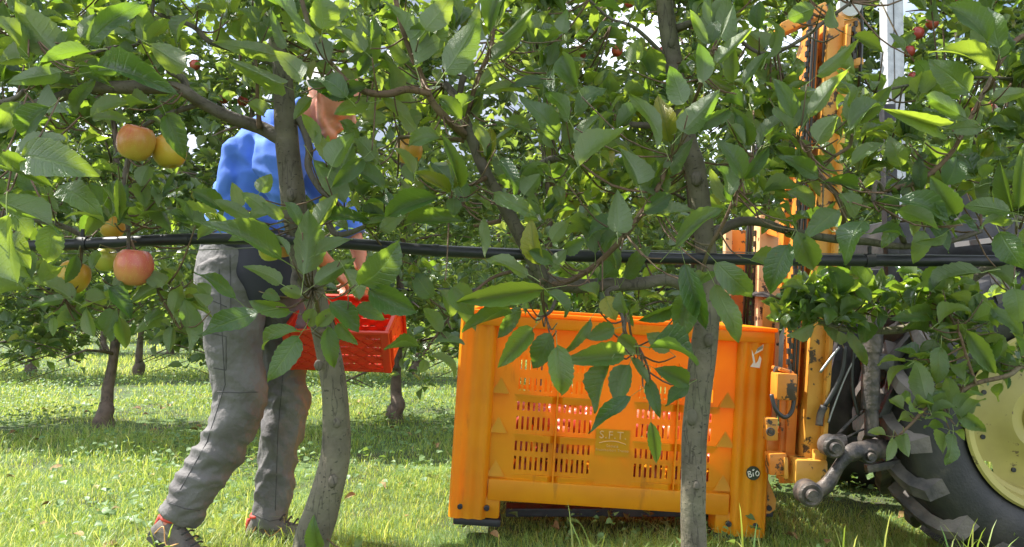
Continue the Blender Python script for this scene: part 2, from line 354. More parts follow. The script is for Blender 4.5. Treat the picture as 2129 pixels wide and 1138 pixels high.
def frame(d, n):
    d = Vector(d).normalized(); n = Vector(n); n = n-d*n.dot(d)
    if n.length < 1e-4: n = Vector((.3, .2, 1)); n = n-d*n.dot(d)
    n.normalize(); x = d.cross(n)
    return x, d, n
def leaf_obj(meshes, p, d, n, L, ratio, parent):
    x, y, z = frame(d, n); me = random.choice(meshes)
    o = bpy.data.objects.new('leaf', me); COL.objects.link(o); o.parent = parent
    M = Matrix(((x.x*L*ratio, y.x*L, z.x*L, p[0]), (x.y*L*ratio, y.y*L, z.y*L, p[1]), (x.z*L*ratio, y.z*L, z.z*L, p[2]), (0, 0, 0, 1)))
    o.matrix_local = M; return o
def bulk_leaves(name, templates, leaves, mats, parent=None):
    """leaves: list of (p, d, n, L, ratio) joined into one mesh"""
    if not leaves: return None
    groups = [[] for _ in templates]
    for k, l in enumerate(leaves): groups[random.randrange(len(templates))].append(l)
    V = []; LV = []; LT = []; UV = []; MI = []; RN = []; off = 0
    for T, g in zip(templates, groups):
        if not g: continue
        vs, fs, uv, mi = T; n = len(g); m = len(vs)
        fr = [frame(l[1], l[2]) for l in g]
        X = np.array([f[0] for f in fr]); Y = np.array([f[1] for f in fr]); Z = np.array([f[2] for f in fr])
        p = np.array([tuple(l[0]) for l in g]); Ls = np.array([l[3] for l in g]); ra = np.array([l[4] for l in g])
        v = p[:, None, :]+Ls[:, None, None]*(vs[None, :, 0:1]*ra[:, None, None]*X[:, None, :]+vs[None, :, 1:2]*Y[:, None, :]+vs[None, :, 2:3]*Z[:, None, :])
        V.append(v.reshape(-1, 3)); RN.append(np.repeat(np.random.rand(n), m))
        fl = np.concatenate([np.array(f) for f in fs]); ft = np.array([len(f) for f in fs])
        LV.append((fl[None, :]+(np.arange(n)*m)[:, None]+off).ravel()); LT.append(np.tile(ft, n)); UV.append(np.tile(uv[fl], (n, 1))); MI.append(np.tile(np.array(mi), n))
        off += n*m
    return np_mesh(name, np.concatenate(V), np.concatenate(LV), np.concatenate(LT), mats, parent, np.concatenate(UV), np.concatenate(MI), np.concatenate(RN))
def np_mesh(name, V, LV, LT, mats, parent=None, UV=None, MI=None, RN=None, smooth=True):
    me = bpy.data.meshes.new(name); me.vertices.add(len(V)); me.vertices.foreach_set('co', V.astype(np.float32).ravel())
    me.loops.add(len(LV)); me.loops.foreach_set('vertex_index', LV.astype(np.int32))
    me.polygons.add(len(LT)); st = np.concatenate([[0], np.cumsum(LT)[:-1]]).astype(np.int32)
    me.polygons.foreach_set('loop_start', st)
    try: me.polygons.foreach_set('loop_total', LT.astype(np.int32))
    except Exception: pass
    if smooth: me.polygons.foreach_set('use_smooth', np.ones(len(LT), bool))
    if MI is not None: me.polygons.foreach_set('material_index', MI.astype(np.int32))
    if UV is not None: me.uv_layers.new(name='UVMap').data.foreach_set('uv', UV.astype(np.float32).ravel())
    if RN is not None: me.attributes.new('rnd', 'FLOAT', 'POINT').data.foreach_set('value', RN.astype(np.float32))
    me.update(calc_edges=True)
    return link(name, me, mats, parent)

# ================================================================== SETTING
def ground_z(x, y): return .03*noise.noise(Vector((x*.5, y*.5, 0)))
gm = bpy.data.materials.new('orchard_soil'); gm.use_nodes = True; N = NT(gm); b = gm.node_tree.nodes['Principled BSDF']
tcn = N.n('ShaderNodeTexCoord'); n1 = N.n('ShaderNodeTexNoise'); n1.inputs['Scale'].default_value = 3; n1.inputs['Detail'].default_value = 10; N.l(tcn.outputs['Object'], n1.inputs['Vector'])
N.l(N.ramp(n1.outputs['Fac'], [(.3, (.05, .045, .025)), (.5, (.06, .10, .025)), (.7, (.10, .17, .04))]), b.inputs['Base Color']); b.inputs['Roughness'].default_value = .9
mb = MB(); xs = [-400, -120, -40]+[k*.5-14 for k in range(57)]+[40, 120, 400]; ys = [-60, -15]+[k*.5-2 for k in range(60)]+[45, 120, 500]
mb.add([(x, y, ground_z(x, y) if abs(x) < 15 and 0 < y < 28 else 0) for y in ys for x in xs],
       [(j*len(xs)+i, j*len(xs)+i+1, (j+1)*len(xs)+i+1, (j+1)*len(xs)+i) for j in range(len(ys)-1) for i in range(len(xs)-1)])
g = mb.build('ground', gm, smooth=True); tag(g, kind='structure')

# mountain slope far behind the orchard
mm = mat('haze_tinted_rock', (.22, .25, .30), .9, col2=(.30, .33, .38), vscale=.004, det=10)  # blue-grey of distant air haze is mixed into the rock colour
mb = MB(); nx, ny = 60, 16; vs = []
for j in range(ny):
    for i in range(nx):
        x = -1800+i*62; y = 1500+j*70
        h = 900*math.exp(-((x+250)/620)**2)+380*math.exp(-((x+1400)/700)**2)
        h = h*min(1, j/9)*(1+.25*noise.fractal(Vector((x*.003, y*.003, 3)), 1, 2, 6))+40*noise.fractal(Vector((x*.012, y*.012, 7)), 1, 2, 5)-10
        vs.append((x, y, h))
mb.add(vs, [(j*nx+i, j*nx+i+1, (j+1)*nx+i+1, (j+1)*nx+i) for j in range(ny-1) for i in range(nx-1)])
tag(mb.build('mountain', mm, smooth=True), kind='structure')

# ------------------------------------------------------------------ grass
ROWY = 5.85
def blades(n, y0, y1, hmin, hmax, wid, name, power=1.0):
    t = np.random.rand(n); y = np.sqrt(y0**2+t*(y1**2-y0**2)); x = (np.random.rand(n)*2-1)*(y*.70+.3)
    return x, y
def grass_mesh(name, sets):
    PX = []; PY = []; H = []; WD = []
    for (n, y0, y1, h0, h1, w) in sets:
        x, y = blades(n, y0, y1, h0, h1, w, '')
        PX.append(x); PY.append(y); H.append(h0+(h1-h0)*np.random.rand(n)**1.6); WD.append(w*(.6+.8*np.random.rand(n)))
    x = np.concatenate(PX); y = np.concatenate(PY); H = np.concatenate(H); WD = np.concatenate(WD); n = len(x)
    # patchiness: low frequency value noise by summed sines
    pn = (np.sin(x*2.1+1.3*np.sin(y*1.7))+np.sin(y*2.7+1.1*np.sin(x*3.1+1))+.7*np.sin(x*5.3+y*4.1)+.5*np.sin(x*9.1-y*7.7))/3.2
    H *= .92*(.80+.50*pn)
    under = (x > -.3) & (x < 2.6) & (y > 3.1) & (y < 4.4); H = np.where(under, H*.6, H)
    soil = (np.abs(y-ROWY)+.12*np.sin(x*3)) < .22
    keep = (np.random.rand(n) < np.clip(.80+.55*pn, .25, 1))&~(soil&(np.random.rand(n) < .7))
    x, y, H, WD, pn = x[keep], y[keep], H[keep], WD[keep], pn[keep]; n = len(x)
    gz = np.array([ground_z(a, b_) for a, b_ in zip(x, y)])
    an = np.random.rand(n)*2*np.pi; fx = np.cos(an); fy = np.sin(an)
    ln = H*(.25+1.0*np.random.rand(n))
    fr = [(0, 0), (.38, .10), (.72, .42), (1.0, 1.0)]
    V = np.zeros((n, 7, 3)); sx, sy = -fy, fx
    for k, (hz, hl) in enumerate(fr):
        cx = x+fx*ln*hl; cy = y+fy*ln*hl; cz = gz-.005+H*hz*(1-.25*hl*np.minimum(1, ln/H))
        if k < 3:
            w = WD*(1, .85, .55)[k]
            V[:, 2*k, 0] = cx-sx*w; V[:, 2*k, 1] = cy-sy*w; V[:, 2*k, 2] = cz
            V[:, 2*k+1, 0] = cx+sx*w; V[:, 2*k+1, 1] = cy+sy*w; V[:, 2*k+1, 2] = cz
        else: V[:, 6, 0] = cx; V[:, 6, 1] = cy; V[:, 6, 2] = cz
    fl = np.array([0, 1, 3, 2, 2, 3, 5, 4, 4, 5, 6]); ft = np.array([4, 4, 3])
    LV = (fl[None, :]+(np.arange(n)*7)[:, None]).ravel(); LT = np.tile(ft, n)
    rn = np.clip(np.random.rand(n)*.75+.12*pn+.1+(np.random.rand(n) > .96)*.4, 0, 1)
    return np_mesh(name, V.reshape(-1, 3), LV, LT, [M_GRASS], None, None, None, np.repeat(rn, 7))
g = grass_mesh('grass', [(120000, 2.5, 4.4, .03, .115, .0013), (85000, 4.4, 7.5, .03, .125, .0024), (50000, 7.5, 13, .04, .14, .0045), (26000, 13, 30, .07, .2, .010),
                         (3000, 2.6, 6, .10, .22, .0022)])
tag(g, 'sunlit meadow grass growing under and between the apple rows', 'grass', kind='stuff')
wl = []
for k in range(30000):
    y = math.sqrt(2.6**2+random.random()*(11**2-2.6**2)); x = random.uniform(-1, 1)*(y*.7+.3)
    if noise.noise(Vector((x*.9+5, y*.9, 1))) < random.uniform(-.25, .25): continue
    a = random.uniform(0, 6.28); zz = ground_z(x, y)+random.uniform(.02, .11)
    wl.append(((x, y, zz), (math.cos(a), math.sin(a), random.uniform(-.3, .5)), (random.uniform(-.5, .5), random.uniform(-.5, .5), 1), random.uniform(.018, .045), random.uniform(.6, 1.0)))
g = bulk_leaves('ground_cover', T_LO, wl, [M_WEED, M_PET]); tag(g, 'low broad leaved weeds and clover mixed into the grass', 'weeds', kind='stuff')

M_DEAD = mat('dead_leaf', (.22, .12, .05), .7, col2=(.34, .24, .09), vscale=30)
dl = []
for k in range(170):
    y = math.sqrt(2.7**2+random.random()*(8**2-2.7**2)); x = random.uniform(-1, 1)*(y*.7+.3); a = random.uniform(0, 6.28)
    dl.append(((x, y, ground_z(x, y)+random.uniform(.01, .05)), (math.cos(a), math.sin(a), random.uniform(-.3, .3)), (random.uniform(-.7, .7), random.uniform(-.7, .7), 1), random.uniform(.04, .08), random.uniform(.4, .6)))
g = bulk_leaves('fallen_leaves', T_MID, dl, [M_DEAD, M_DEAD]); tag(g, 'brown fallen apple leaves scattered in the grass', 'leaf litter', kind='stuff')
# ================================================================== BACKGROUND ROWS
def crown_leaves(rr, H, z0, depth, half, n):
    """spur clusters spread through a spindle shaped apple crown; returns leaves plus cluster centres"""
    out = []; cl = []
    while len(out) < n:
        z = z0+(H-z0)*rr.random()**.85; f = (z-z0)/(H-z0)
        rx = half*(1.25-.55*f); ry = depth*(1.1-.65*f)
        a = rr.uniform(0, 6.283); q = rr.random()**.45
        c = Vector((math.cos(a)*rx*q, math.sin(a)*ry*q, z+rr.uniform(-.05, .05)))
        if noise.noise(c*2.6+Vector((rr_seed(rr), 0, 0))) < -.16: continue
        cl.append(c); up = Vector((c.x*.5, c.y*.6, .55)).normalized()
        for k in range(rr.randint(4, 8)):
            d = (up*rr.uniform(0, .9)+Vector((rr.gauss(0, 1), rr.gauss(0, 1), rr.gauss(-.15, .7))).normalized()).normalized()
            nn = Vector((rr.gauss(0, .5), rr.gauss(0, .5)-.15, 1))
            out.append((c+d*.03, d, nn, rr.uniform(.065, .115), rr.uniform(.48, .66)))
    return out, cl
_seed = {}
def rr_seed(rr): return _seed.setdefault(id(rr), rr.uniform(0, 50))

def row_tree_proto(seed, H, name, nleaf, nparts, templates, skirt=.62):
    rr = random.Random(seed); root = empty(name)
    pts = []; r = []
    for k in range(9):
        z = H*k/8; pts.append(Vector((.05*math.sin(k*.9+seed)+.03*rr.uniform(-1, 1), .04*math.cos(k*1.1+seed), z-.03)))
        r.append((.052 if k == 0 else .040)*(1-.78*k/8))
    mb = MB(); mb.tube(pts, r, 9, noisy=.35, smoothn=4)
    mb.tube([(pts[0].x, pts[0].y, -.03), (pts[0].x, pts[0].y, .06), (pts[0].x+.01, pts[0].y, .13), (pts[0].x, pts[0].y, .2)], [.07, .068, .062, .036], 9, noisy=.5, smoothn=3)
    mb.build('trunk', M_BARKB, root, smooth=True)
    lv, cl = crown_leaves(rr, H, skirt, .62, .60, nleaf)
    mb = MB()
    for k in range(16):
        z = skirt+.05+(H-skirt-.4)*k/16; a = k*2.4+seed; L = .62*(1.15-.5*k/16); base = Vector((0, 0, z)); e = Vector((math.cos(a)*L, math.sin(a)*L, z+rr.uniform(-.15, .22)))
        mb.tube([base, (base+e)/2+Vector((0, 0, .05)), e], [.013, .009, .004], 5, smoothn=2)
    for c in cl[::2]:
        zz = c.z-.12; mb.tube([(c.x*.45, c.y*.45, zz), (c.x*.8, c.y*.8, c.z-.04), c], [.004, .003, .002], 3)
    mb.build('branches', M_BARKB, root, smooth=True)['kind'] = 'stuff'
    lv.sort(key=lambda l: l[0].y)
    if nparts:
        near = [l for l in lv if l[0].y < .1]; rr.shuffle(near); ids = set(id(l) for l in near[:nparts])
        for l in lv:
            if id(l) in ids: leaf_obj(ME_ROW, l[0], l[1], l[2], l[3], l[4], root)
        lv = [l for l in lv if id(l) not in ids]
    f = bulk_leaves('foliage', templates, lv, [M_LEAF2, M_PET], root); f['kind'] = 'stuff'
    return root
def copy_thing(root, loc, rz=0, s=1.0):
    r = root.copy(); COL.objects.link(r); r.location = loc; r.rotation_euler = (0, 0, rz); r.scale = (s, s, s)
    for c in CH[root.name]:
        q = c.copy(); COL.objects.link(q); q.parent = r
    return r
CH = {}
ROW2 = 5.85
protos = [row_tree_proto(11, 3.45, 'apple_tree', 4600, 290, T_LO, .50), row_tree_proto(23, 3.3, 'apple_tree', 4600, 290, T_LO, .36), row_tree_proto(37, 3.5, 'apple_tree', 4500, 290, T_LO, .5)]
for p in protos: CH[p.name] = [c for c in bpy.data.objects if c.parent == p]
L2 = ['apple tree with low dark skirt of leaves at left frame edge, second row',
      'apple tree with bare brown trunk and swollen graft left of the picker, second row',
      'apple tree in second row half hidden behind the legs of the picker',
      'apple tree with thin bare trunk just behind the red crate, second row',
      'apple tree in second row directly behind left half of orange bin',
      'apple tree in second row behind right half of orange bin and mast',
      'apple tree in second row behind the tractor linkage',
      'apple tree in second row right of the pale post, red apples high up',
      'apple tree in second row at far right beyond the tractor wheel']
xs2 = [(-60, 0), (235, 0), (530, 1), (830, 1), (1128, 2), (1425, 0), (1722, 1), (2020, 2), (2310, 0)]
first = set(); row2 = []
for k, ((px, _), lab) in enumerate(zip(xs2, L2)):
    pr = protos[(k*2+1) % 3 if k != 0 else 1]; y = ROW2+(.35 if k == 3 else 0)+random.uniform(-.05, .05); x = (px-CX)/F*y
    if pr.name not in first: first.add(pr.name); o = pr; o.location = (x, y, 0)
    else: o = copy_thing(pr, (x, y, 0), 0, random.uniform(.94, 1.04))
    tag(o, lab, 'apple tree', 'apple trees of the second row'); row2.append(o)
far = [row_tree_proto(51, 3.3, 'apple_tree', 3000, 0, T_LO, .42), row_tree_proto(63, 3.2, 'apple_tree', 3000, 0, T_LO, .5)]
for p in far: CH[p.name] = [c for c in bpy.data.objects if c.parent == p]
usedf = set()
words = {2: 'third', 3: 'fourth', 4: 'fifth', 5: 'sixth', 6: 'seventh'}
for r in range(2, 7):
    y = ROW2+3.93*(r-1); half = y*.66+.6; x = -half+random.uniform(0, .5)
    while x < half:
        pr = random.choice(far)
        if pr.name not in usedf: usedf.add(pr.name); o = pr; o.location = (x, y, 0)
        else: o = copy_thing(pr, (x, y+random.uniform(-.1, .1), 0), random.uniform(0, 6.28), random.uniform(.9, 1.08))
        tag(o, 'distant apple tree in the %s row back, seen through gaps between nearer trees' % words[r], 'apple tree', 'apple trees of the %s row' % words[r])
        x += random.uniform(1.0, 1.25)*(1.25 if r > 3 else 1)

# pale anti-hail net post
pb = P(1861, 569, 5.35); mb = MB(); mb.box((pb.x, 5.35, 2.6), (.115, .115, 5.3), bev=.012)
post = mb.build('support_post', M_POST); tag(post, 'tall pale galvanised post rising behind the tractor mast', 'post')
mb = MB(); mb.box((pb.x-.012, 5.35-.0585, 2.6), (.006, .004, 5.2)); mb.build('groove', M_STEEL, post)
mb = MB(); mb.tube([(-6, ROW2-.06, 1.03), (0, ROW2-.06, 1.015), (6, ROW2-.06, 1.03)], .011, 8); tag(mb.build('drip_pipe', M_PIPE, smooth=True), 'thin black irrigation pipe running through the second row of trees', 'pipe')

# ================================================================== APPLES
def apple_mat(name, a, b_, mixp=.5, sc=1.0):
    m = bpy.data.materials.new(name); m.use_nodes = True; N = NT(m); b = m.node_tree.nodes['Principled BSDF']
    t = N.n('ShaderNodeTexCoord'); n = N.n('ShaderNodeTexNoise'); n.inputs['Scale'].default_value = 16*sc; n.inputs['Detail'].default_value = 4; N.l(t.outputs['Object'], n.inputs['Vector'])
    sp = N.n('ShaderNodeSeparateXYZ'); N.l(t.outputs['Object'], sp.inputs[0])
    g_ = N.math('ADD', N.math('MULTIPLY', N.math('ADD', sp.outputs[2], N.math('MULTIPLY', sp.outputs[0], -.6)), 8), N.math('ADD', N.math('MULTIPLY', n.outputs['Fac'], .9), mixp-.45), clamp=True)
    mp = N.n('ShaderNodeMapping'); mp.inputs['Scale'].default_value = (160, 160, 12); N.l(t.outputs['Object'], mp.inputs['Vector'])
    n2 = N.n('ShaderNodeTexNoise'); n2.inputs['Scale'].default_value = 1; N.l(mp.outputs[0], n2.inputs['Vector'])
    f = N.math('MULTIPLY', g_, N.math('ADD', .6, N.math('MULTIPLY', n2.outputs['Fac'], .7)), clamp=True)
    c = N.mix(f, a, b_)
    v = N.n('ShaderNodeTexVoronoi'); v.inputs['Scale'].default_value = 260; N.l(t.outputs['Object'], v.inputs['Vector'])
    c = N.mix(N.math('MULTIPLY', N.math('LESS_THAN', v.outputs['Distance'], .18), .35), c, (.8, .6, .25))
    N.l(c, b.inputs['Base Color']); b.inputs['Roughness'].default_value = .32; b.inputs['Subsurface Weight'].default_value = .15; b.inputs['Subsurface Radius'].default_value = (.01, .005, .003)
    return m
A_BLUSH = apple_mat('blush_apple_skin', (.58, .46, .07), (.55, .09, .04), .58)
A_YEL = apple_mat('yellow_apple_skin', (.62, .42, .05), (.70, .24, .04), .32)
A_PINK = apple_mat('pink_apple_skin', (.62, .40, .08), (.58, .13, .09), .85)
A_GREEN = apple_mat('green_apple_skin', (.52, .52, .08), (.60, .42, .07), .15)
A_RED = apple_mat('red_apple_skin', (.45, .12, .05), (.38, .035, .035), .7)
def apple_mesh(m, n=24):
    prof = [(.0, .024), (.004, .026), (.010, .033), (.018, .0385), (.027, .037), (.035, .028), (.0405, .012), (.041, 0), (.038, -.015), (.031, -.028), (.021, -.036), (.012, -.0385), (.006, -.035), (0, -.032)]
    mb = MB(); mb.lathe(prof, (0, 0, 0), 'z', n)
    for i, v in enumerate(mb.v):
        a = math.atan2(v[1], v[0]); k = 1+.02*math.cos(5*a)*(1 if v[2] < 0 else .3)+.015*math.sin(a+1); mb.v[i] = (v[0]*k, v[1]*k, v[2]*(1+.02*math.sin(a)))
    me = bpy.data.meshes.new('apple'); me.from_pydata(mb.v, [], mb.f); bm = bmesh.new(); bm.from_mesh(me); bmesh.ops.remove_doubles(bm, verts=bm.verts[:], dist=1e-5); bmesh.ops.recalc_face_normals(bm, faces=bm.faces[:]); bm.to_mesh(me); bm.free()
    me.materials.append(m); me.polygons.foreach_set('use_smooth', [True]*len(me.polygons)); return me
AM = {k: apple_mesh(m) for k, m in (('b', A_BLUSH), ('y', A_YEL), ('p', A_PINK), ('g', A_GREEN), ('r', A_RED))}
mb = MB(); mb.tube([(0, 0, .024), (.002, 0, .04), (.008, .001, .056)], [.0013, .0012, .002], 5); STEM = mb.build('stem', M_SHOOT).data
bpy.data.objects.remove(bpy.data.objects['stem'])
def apple(kind, p, r, label, group, stem=True, rot=None):
    o = bpy.data.objects.new('apple', AM[kind]); COL.objects.link(o); o.location = p; s = r/.041; o.scale = (s, s, s)
    o.rotation_euler = rot or (random.uniform(-.3, .3), random.uniform(-.3, .3), random.uniform(0, 6)); tag(o, label, 'apple', group)
    if stem: q = bpy.data.objects.new('stem', STEM); COL.objects.link(q); q.parent = o
    return o
G1 = 'apples hanging on the nearest trees'
for k, px, py, r, d, lab in [('b', 282, 298, 38, 1.80, 'yellow apple with red blush hanging above the pipe at left'),
      ('y', 352, 316, 35, 1.86, 'orange yellow apple partly covered by a dark leaf, right of the blushed apple'),
      ('p', 279, 557, 39, 1.82, 'pink red apple hanging just below the black pipe'),
      ('g', 219, 540, 25, 1.95, 'small greenish yellow apple below the pipe, left of the pink apple'),
      ('y', 152, 577, 33, 1.92, 'yellow apple behind a leaf, lowest of those below the pipe'),
      ('y', 234, 474, 24, 1.98, 'yellow apple half hidden by leaves just above the pipe'),
      ('y', 851, 315, 28, 1.95, 'orange yellow apple hanging left of the central slanting limb'),
      ('g', 562, 520, 24, 2.0, 'yellow green apple behind leaves in front of the waist of the picker'),
      ('p', 590, 512, 24, 1.97, 'pinkish apple beside a green one in front of the waist of the picker'),
      ('p', 2046, 240, 26, 2.05, 'dull pinkish apple among leaves at upper right')]:
    apple(k, P(px, py, d), px2m(r, d), lab, G1)
for px, py, r, lab in [(505, 211, 11, 'red apple left of the nearest trunk, right one of a pair'), (466, 205, 11, 'red apple left of the nearest trunk, left one of a pair'),
      (405, 136, 11, 'small red apple above the thick limb at upper left'), (287, 198, 10, 'dark red apple peeping under the thick limb at upper left'),
      (1207, 112, 13, 'red apple left of the upper right trunk, lower of two near frame top'), (1283, 106, 12, 'red apple close to the left of the upper trunk'),
      (1309, 6, 11, 'red apple cut by the top frame edge left of the trunk'), (1364, 112, 13, 'bright red apple touching the upper trunk in a cluster'),
      (1346, 120, 12, 'red apple in middle of the cluster by the upper trunk'), (1380, 108, 11, 'red apple half behind the upper trunk'), (1350, 136, 12, 'lowest red apple of the cluster by the upper trunk'),
      (1938, 49, 13, 'dark red apple right of the pale post, rightmost of three'), (1908, 70, 13, 'orange red apple right of the pale post, middle of three'),
      (1890, 108, 12, 'orange apple behind leaves close to the pale post'), (1994, 3, 12, 'red apple cut by the frame top at upper right'),
      (1898, 162, 11, 'pale red apple low beside the pale post'), (1168, 410, 11, 'pinkish apple seen through leaves above the middle of the pipe'), (12, 40, 12, 'red apple at the upper left corner')]:
    d = ROW2-.1; apple('r', P(px, py, d), px2m(r, d), lab, 'red apples on the second row of trees')

# ================================================================== PALLET BIN
def grid_panel(mb, xs, zs, holes, y0, y1):
    """plate between y0 and y1 with through openings; holes is a set of (ix, iz) cells left open"""
    nx, nz = len(xs), len(zs); V = [(x, y, z) for y in (y0, y1) for z in zs for x in xs]; o = nx*nz; Fc = []
    solid = lambda i, j: 0 <= i < nx-1 and 0 <= j < nz-1 and (i, j) not in holes
    for j in range(nz-1):
        for i in range(nx-1):
            if not solid(i, j): continue
            a = j*nx+i; Fc.append((a, a+1, a+nx+1, a+nx)); Fc.append((o+a+nx, o+a+nx+1, o+a+1, o+a))
            if not solid(i-1, j): Fc.append((a, a+nx, o+a+nx, o+a))
            if not solid(i+1, j): Fc.append((a+1, o+a+1, o+a+nx+1, a+nx+1))
            if not solid(i, j-1): Fc.append((a, o+a, o+a+1, a+1))
            if not solid(i, j+1): Fc.append((a+nx, a+nx+1, o+a+nx+1, o+a+nx))
    mb.add(V, Fc)
def slotted_wall(width, z0, z1, groups, rows, pitch=.0205, sw=.0085):
    xs = {-width/2, width/2}; zs = {z0, z1}; sl = []
    for g0 in groups:
        for k in range(7): a = g0+k*pitch; sl.append((a, a+sw)); xs |= {round(a, 5), round(a+sw, 5)}
    for (a, b_) in rows: zs |= {a, b_}
    xs = sorted(xs); zs = sorted(zs); holes = set()
    hx = {xs.index(round(a, 5)) for a, _ in sl}; hz = {zs.index(a) for a, _ in rows}
    return xs, zs, {(i, j) for i in hx for j in hz}
BW, BD, BH = 1.20, 1.0, .805
bp_ = P(1262, 1098, 3.10)
bin_ = empty('pallet_bin', (bp_.x, 3.10, bp_.z), 'large orange slatted plastic fruit bin standing on black feet', 'fruit bin')
bin_.rotation_euler = (0, R(3.7), 0)
GR = [-.375, -.213, .094, .256]; RW = [(.195, .247), (.268, .318), (.350, .402), (.425, .475), (.502, .552), (.585, .640)]
XS, ZS, HO = slotted_wall(1.14, .15, .77, GR, RW)
# centre slots of the middle column only in one row
mb = MB(); grid_panel(mb, XS, ZS, HO, .030, .036); mb.build('front_panel', M_ORANGE, bin_)
mb = MB(); grid_panel(mb, XS, ZS, HO, BD-.036, BD-.030); mb.build('back_panel', M_ORANGE, bin_)
XD, ZD, HD = slotted_wall(.94, .15, .77, [-.40, -.215, .07, .25], RW)
for sx in (-1, 1):
    mb = MB(); grid_panel(mb, XD, ZD, HD, -.003, .003)
    mb.v = [(sx*(BW/2-.034)+v[1], v[0]+BD/2, v[2]) for v in mb.v]; mb.build('side_panel', M_ORANGE, bin_)
# fluted corner posts (plan outline extruded upward, slightly flared)
def flute(sx, sy):
    w = .135; out = []
    n = 26
    for k in range(n+1):
        t = k/n; x = w*t
        y = .004*math.cos(t*2*math.pi*3.0)+(.016*(max(0, t-.86)/.14)**2)
        out.append((x, y))
    rnd = [(-.0, .0)]
    return out
for sx in (-1, 1):
    for sy in (0, 1):
        pl = flute(sx, sy); pl = [(x, y) for x, y in pl]+[(.135, .04), (.045, .045), (.045, .16), (.0, .16), (-.008, .13), (-.010, .02)]
        mb = MB(); vs = []; zl = [0.0, .05, .74, .742, BH-.035]
        for z in zl:
            fl = 1+.0*z
            for (x, y) in pl:
                X = sx*(BW/2+.006-x*(1 if True else 1)); Y = y if sy == 0 else BD-y
                vs.append((X, Y, z))
        n = len(pl); fs = [(i*n+k, i*n+(k+1) % n, (i+1)*n+(k+1) % n, (i+1)*n+k) for i in range(len(zl)-1) for k in range(n)]+[tuple(range(n)), tuple(range((len(zl)-1)*n, len(zl)*n))]
        mb.add(vs, fs); mb.build('corner_post', M_ORANGE, bin_, smooth='auto')
        mb = MB(); mb.box((sx*(BW/2-.095), (.07 if sy == 0 else BD-.07), .045), (.175, .11, .088), bev=.012); mb.build('foot', M_ORANGE, bin_, smooth='auto')
# base beams
for yy in (.022, BD-.022):
    mb = MB(); mb.box((0, yy+(.012 if yy < .5 else -.012), .115), (BW-.26, .05, .085), bev=.010); mb.build('base_beam', M_ORANGE, bin_, smooth='auto')
for sx in (-1, 1):
    mb = MB(); mb.box((sx*(BW/2-.034), BD/2, .115), (.05, BD-.2, .085), bev=.010); mb.build('base_beam', M_ORANGE, bin_, smooth='auto')
mb = MB(); mb.box((0, BD/2, .155), (BW-.1, BD-.1, .012)); mb.build('floor', M_ORANGE, bin_)
# rim : four lips
rim = MB()
for yy, s in ((0.012, -1), (BD-.012, 1)):
    rim.box((0, yy, BH-.034), (BW+.012, .036, .046), bev=.007); rim.box((0, yy, BH-.004), (BW+.03, .046, .016), bev=.006)
for sx in (-1, 1):
    rim.box((sx*(BW/2-.006), BD/2, BH-.034), (.036, BD-.04, .046), bev=.007); rim.box((sx*(BW/2), BD/2, BH-.004), (.046, BD-.05, .016), bev=.006)
rim.build('rim', M_ORANGE, bin_, smooth='auto')
# front ribs, gussets
for g0 in (-.2935+.0, .1755):
    mb = MB()
    mb.box((g0+.0795-.006, .020, .4), (.006, .022, .49)); mb.build('vertical_rib', M_ORANGE, bin_)
    for z in (.178, .334, .487):
        mb = MB()
        for s in (-1, 1):
            c = g0+.0735+s*.002
            mb.prism([(c, .030, z), (c+s*.165, .030, z), (c+s*.02, .012, z)], (0, 0, -.006))
            mb.prism([(c, .0305, z-.006), (c+s*.165, .0305, z-.006), (c+s*.02, .0125, z-.006)], (0, .002, -.022))
        mb.build('horizontal_rib', M_ORANGE, bin_)
for sx in (-1, 1):
    for z in (.165, .334, .487):
        mb = MB(); x0, x1 = sx*.480, sx*.408; zz = z
        mb.add([(x0, .030, zz), (x1, .030, zz), (x0, .019, zz), (x1, .021, zz), ((x0+x1)/2, .030, zz+.062)], [(0, 1, 3, 2), (2, 3, 4), (0, 2, 4), (1, 4, 3), (0, 4, 1)])
        mb.build('gusset', M_ORANGE, bin_)
for sx in (-1, 1):
    for yy in (.07, BD-.07):
        mb = MB(); mb.box((sx*(BW/2-.097), yy, -.014), (.185, .125, .03), bev=.01); mb.build('black_skid', M_RUBBER, bin_, smooth='auto')
for x in (-.572, -.468, .468, .572):
    mb = MB(); mb.lathe([(0, -.005), (.008, -.005), (.011, -.002), (.011, .012), (0, .012)], (x, 0, .045), 'y', 14); mb.build('screw', M_SCREW, bin_, smooth='auto')
# embossed lettering
def text(s, size, loc, m, parent, depth=.002, name='lettering', rot=(R(90), 0, 0), shear=0):
    c = bpy.data.curves.new(name, 'FONT'); c.body = s; c.size = size; c.extrude = depth; c.align_x = 'CENTER'; c.shear = shear; c.space_character = 1.15
    o = bpy.data.objects.new(name, c); COL.objects.link(o); dg = bpy.context.evaluated_depsgraph_get(); me = bpy.data.meshes.new_from_object(o.evaluated_get(dg)); bpy.data.objects.remove(o)
    q = bpy.data.objects.new(name, me); COL.objects.link(q); q.parent = parent; q.location = loc; q.rotation_euler = rot; me.materials.clear(); me.materials.append(m); return q
M_ORL = mat('worn_lettering', (.80, .42, .16), .45)
mb = MB(); mb.box((.005, .0285, .322), (.135, .003, .105)); mb.build('name_plate', M_ORANGE, bin_)
text('S.F.T.', .042, (.005, .0262, .338), M_ORL, bin_); text('Società', .014, (.005, .0262, .305), M_ORL, bin_, .001); text('Frutticoltori Trento', .0135, (.005, .0262, .289), M_ORL, bin_, .001)
mb = MB(); mb.tube([(.005+.052*t, .0262, .319+.010*(1-t*t)) for t in np.linspace(-1, 1, 13)], .0018, 5); mb.build('arc_mark', M_ORL, bin_)
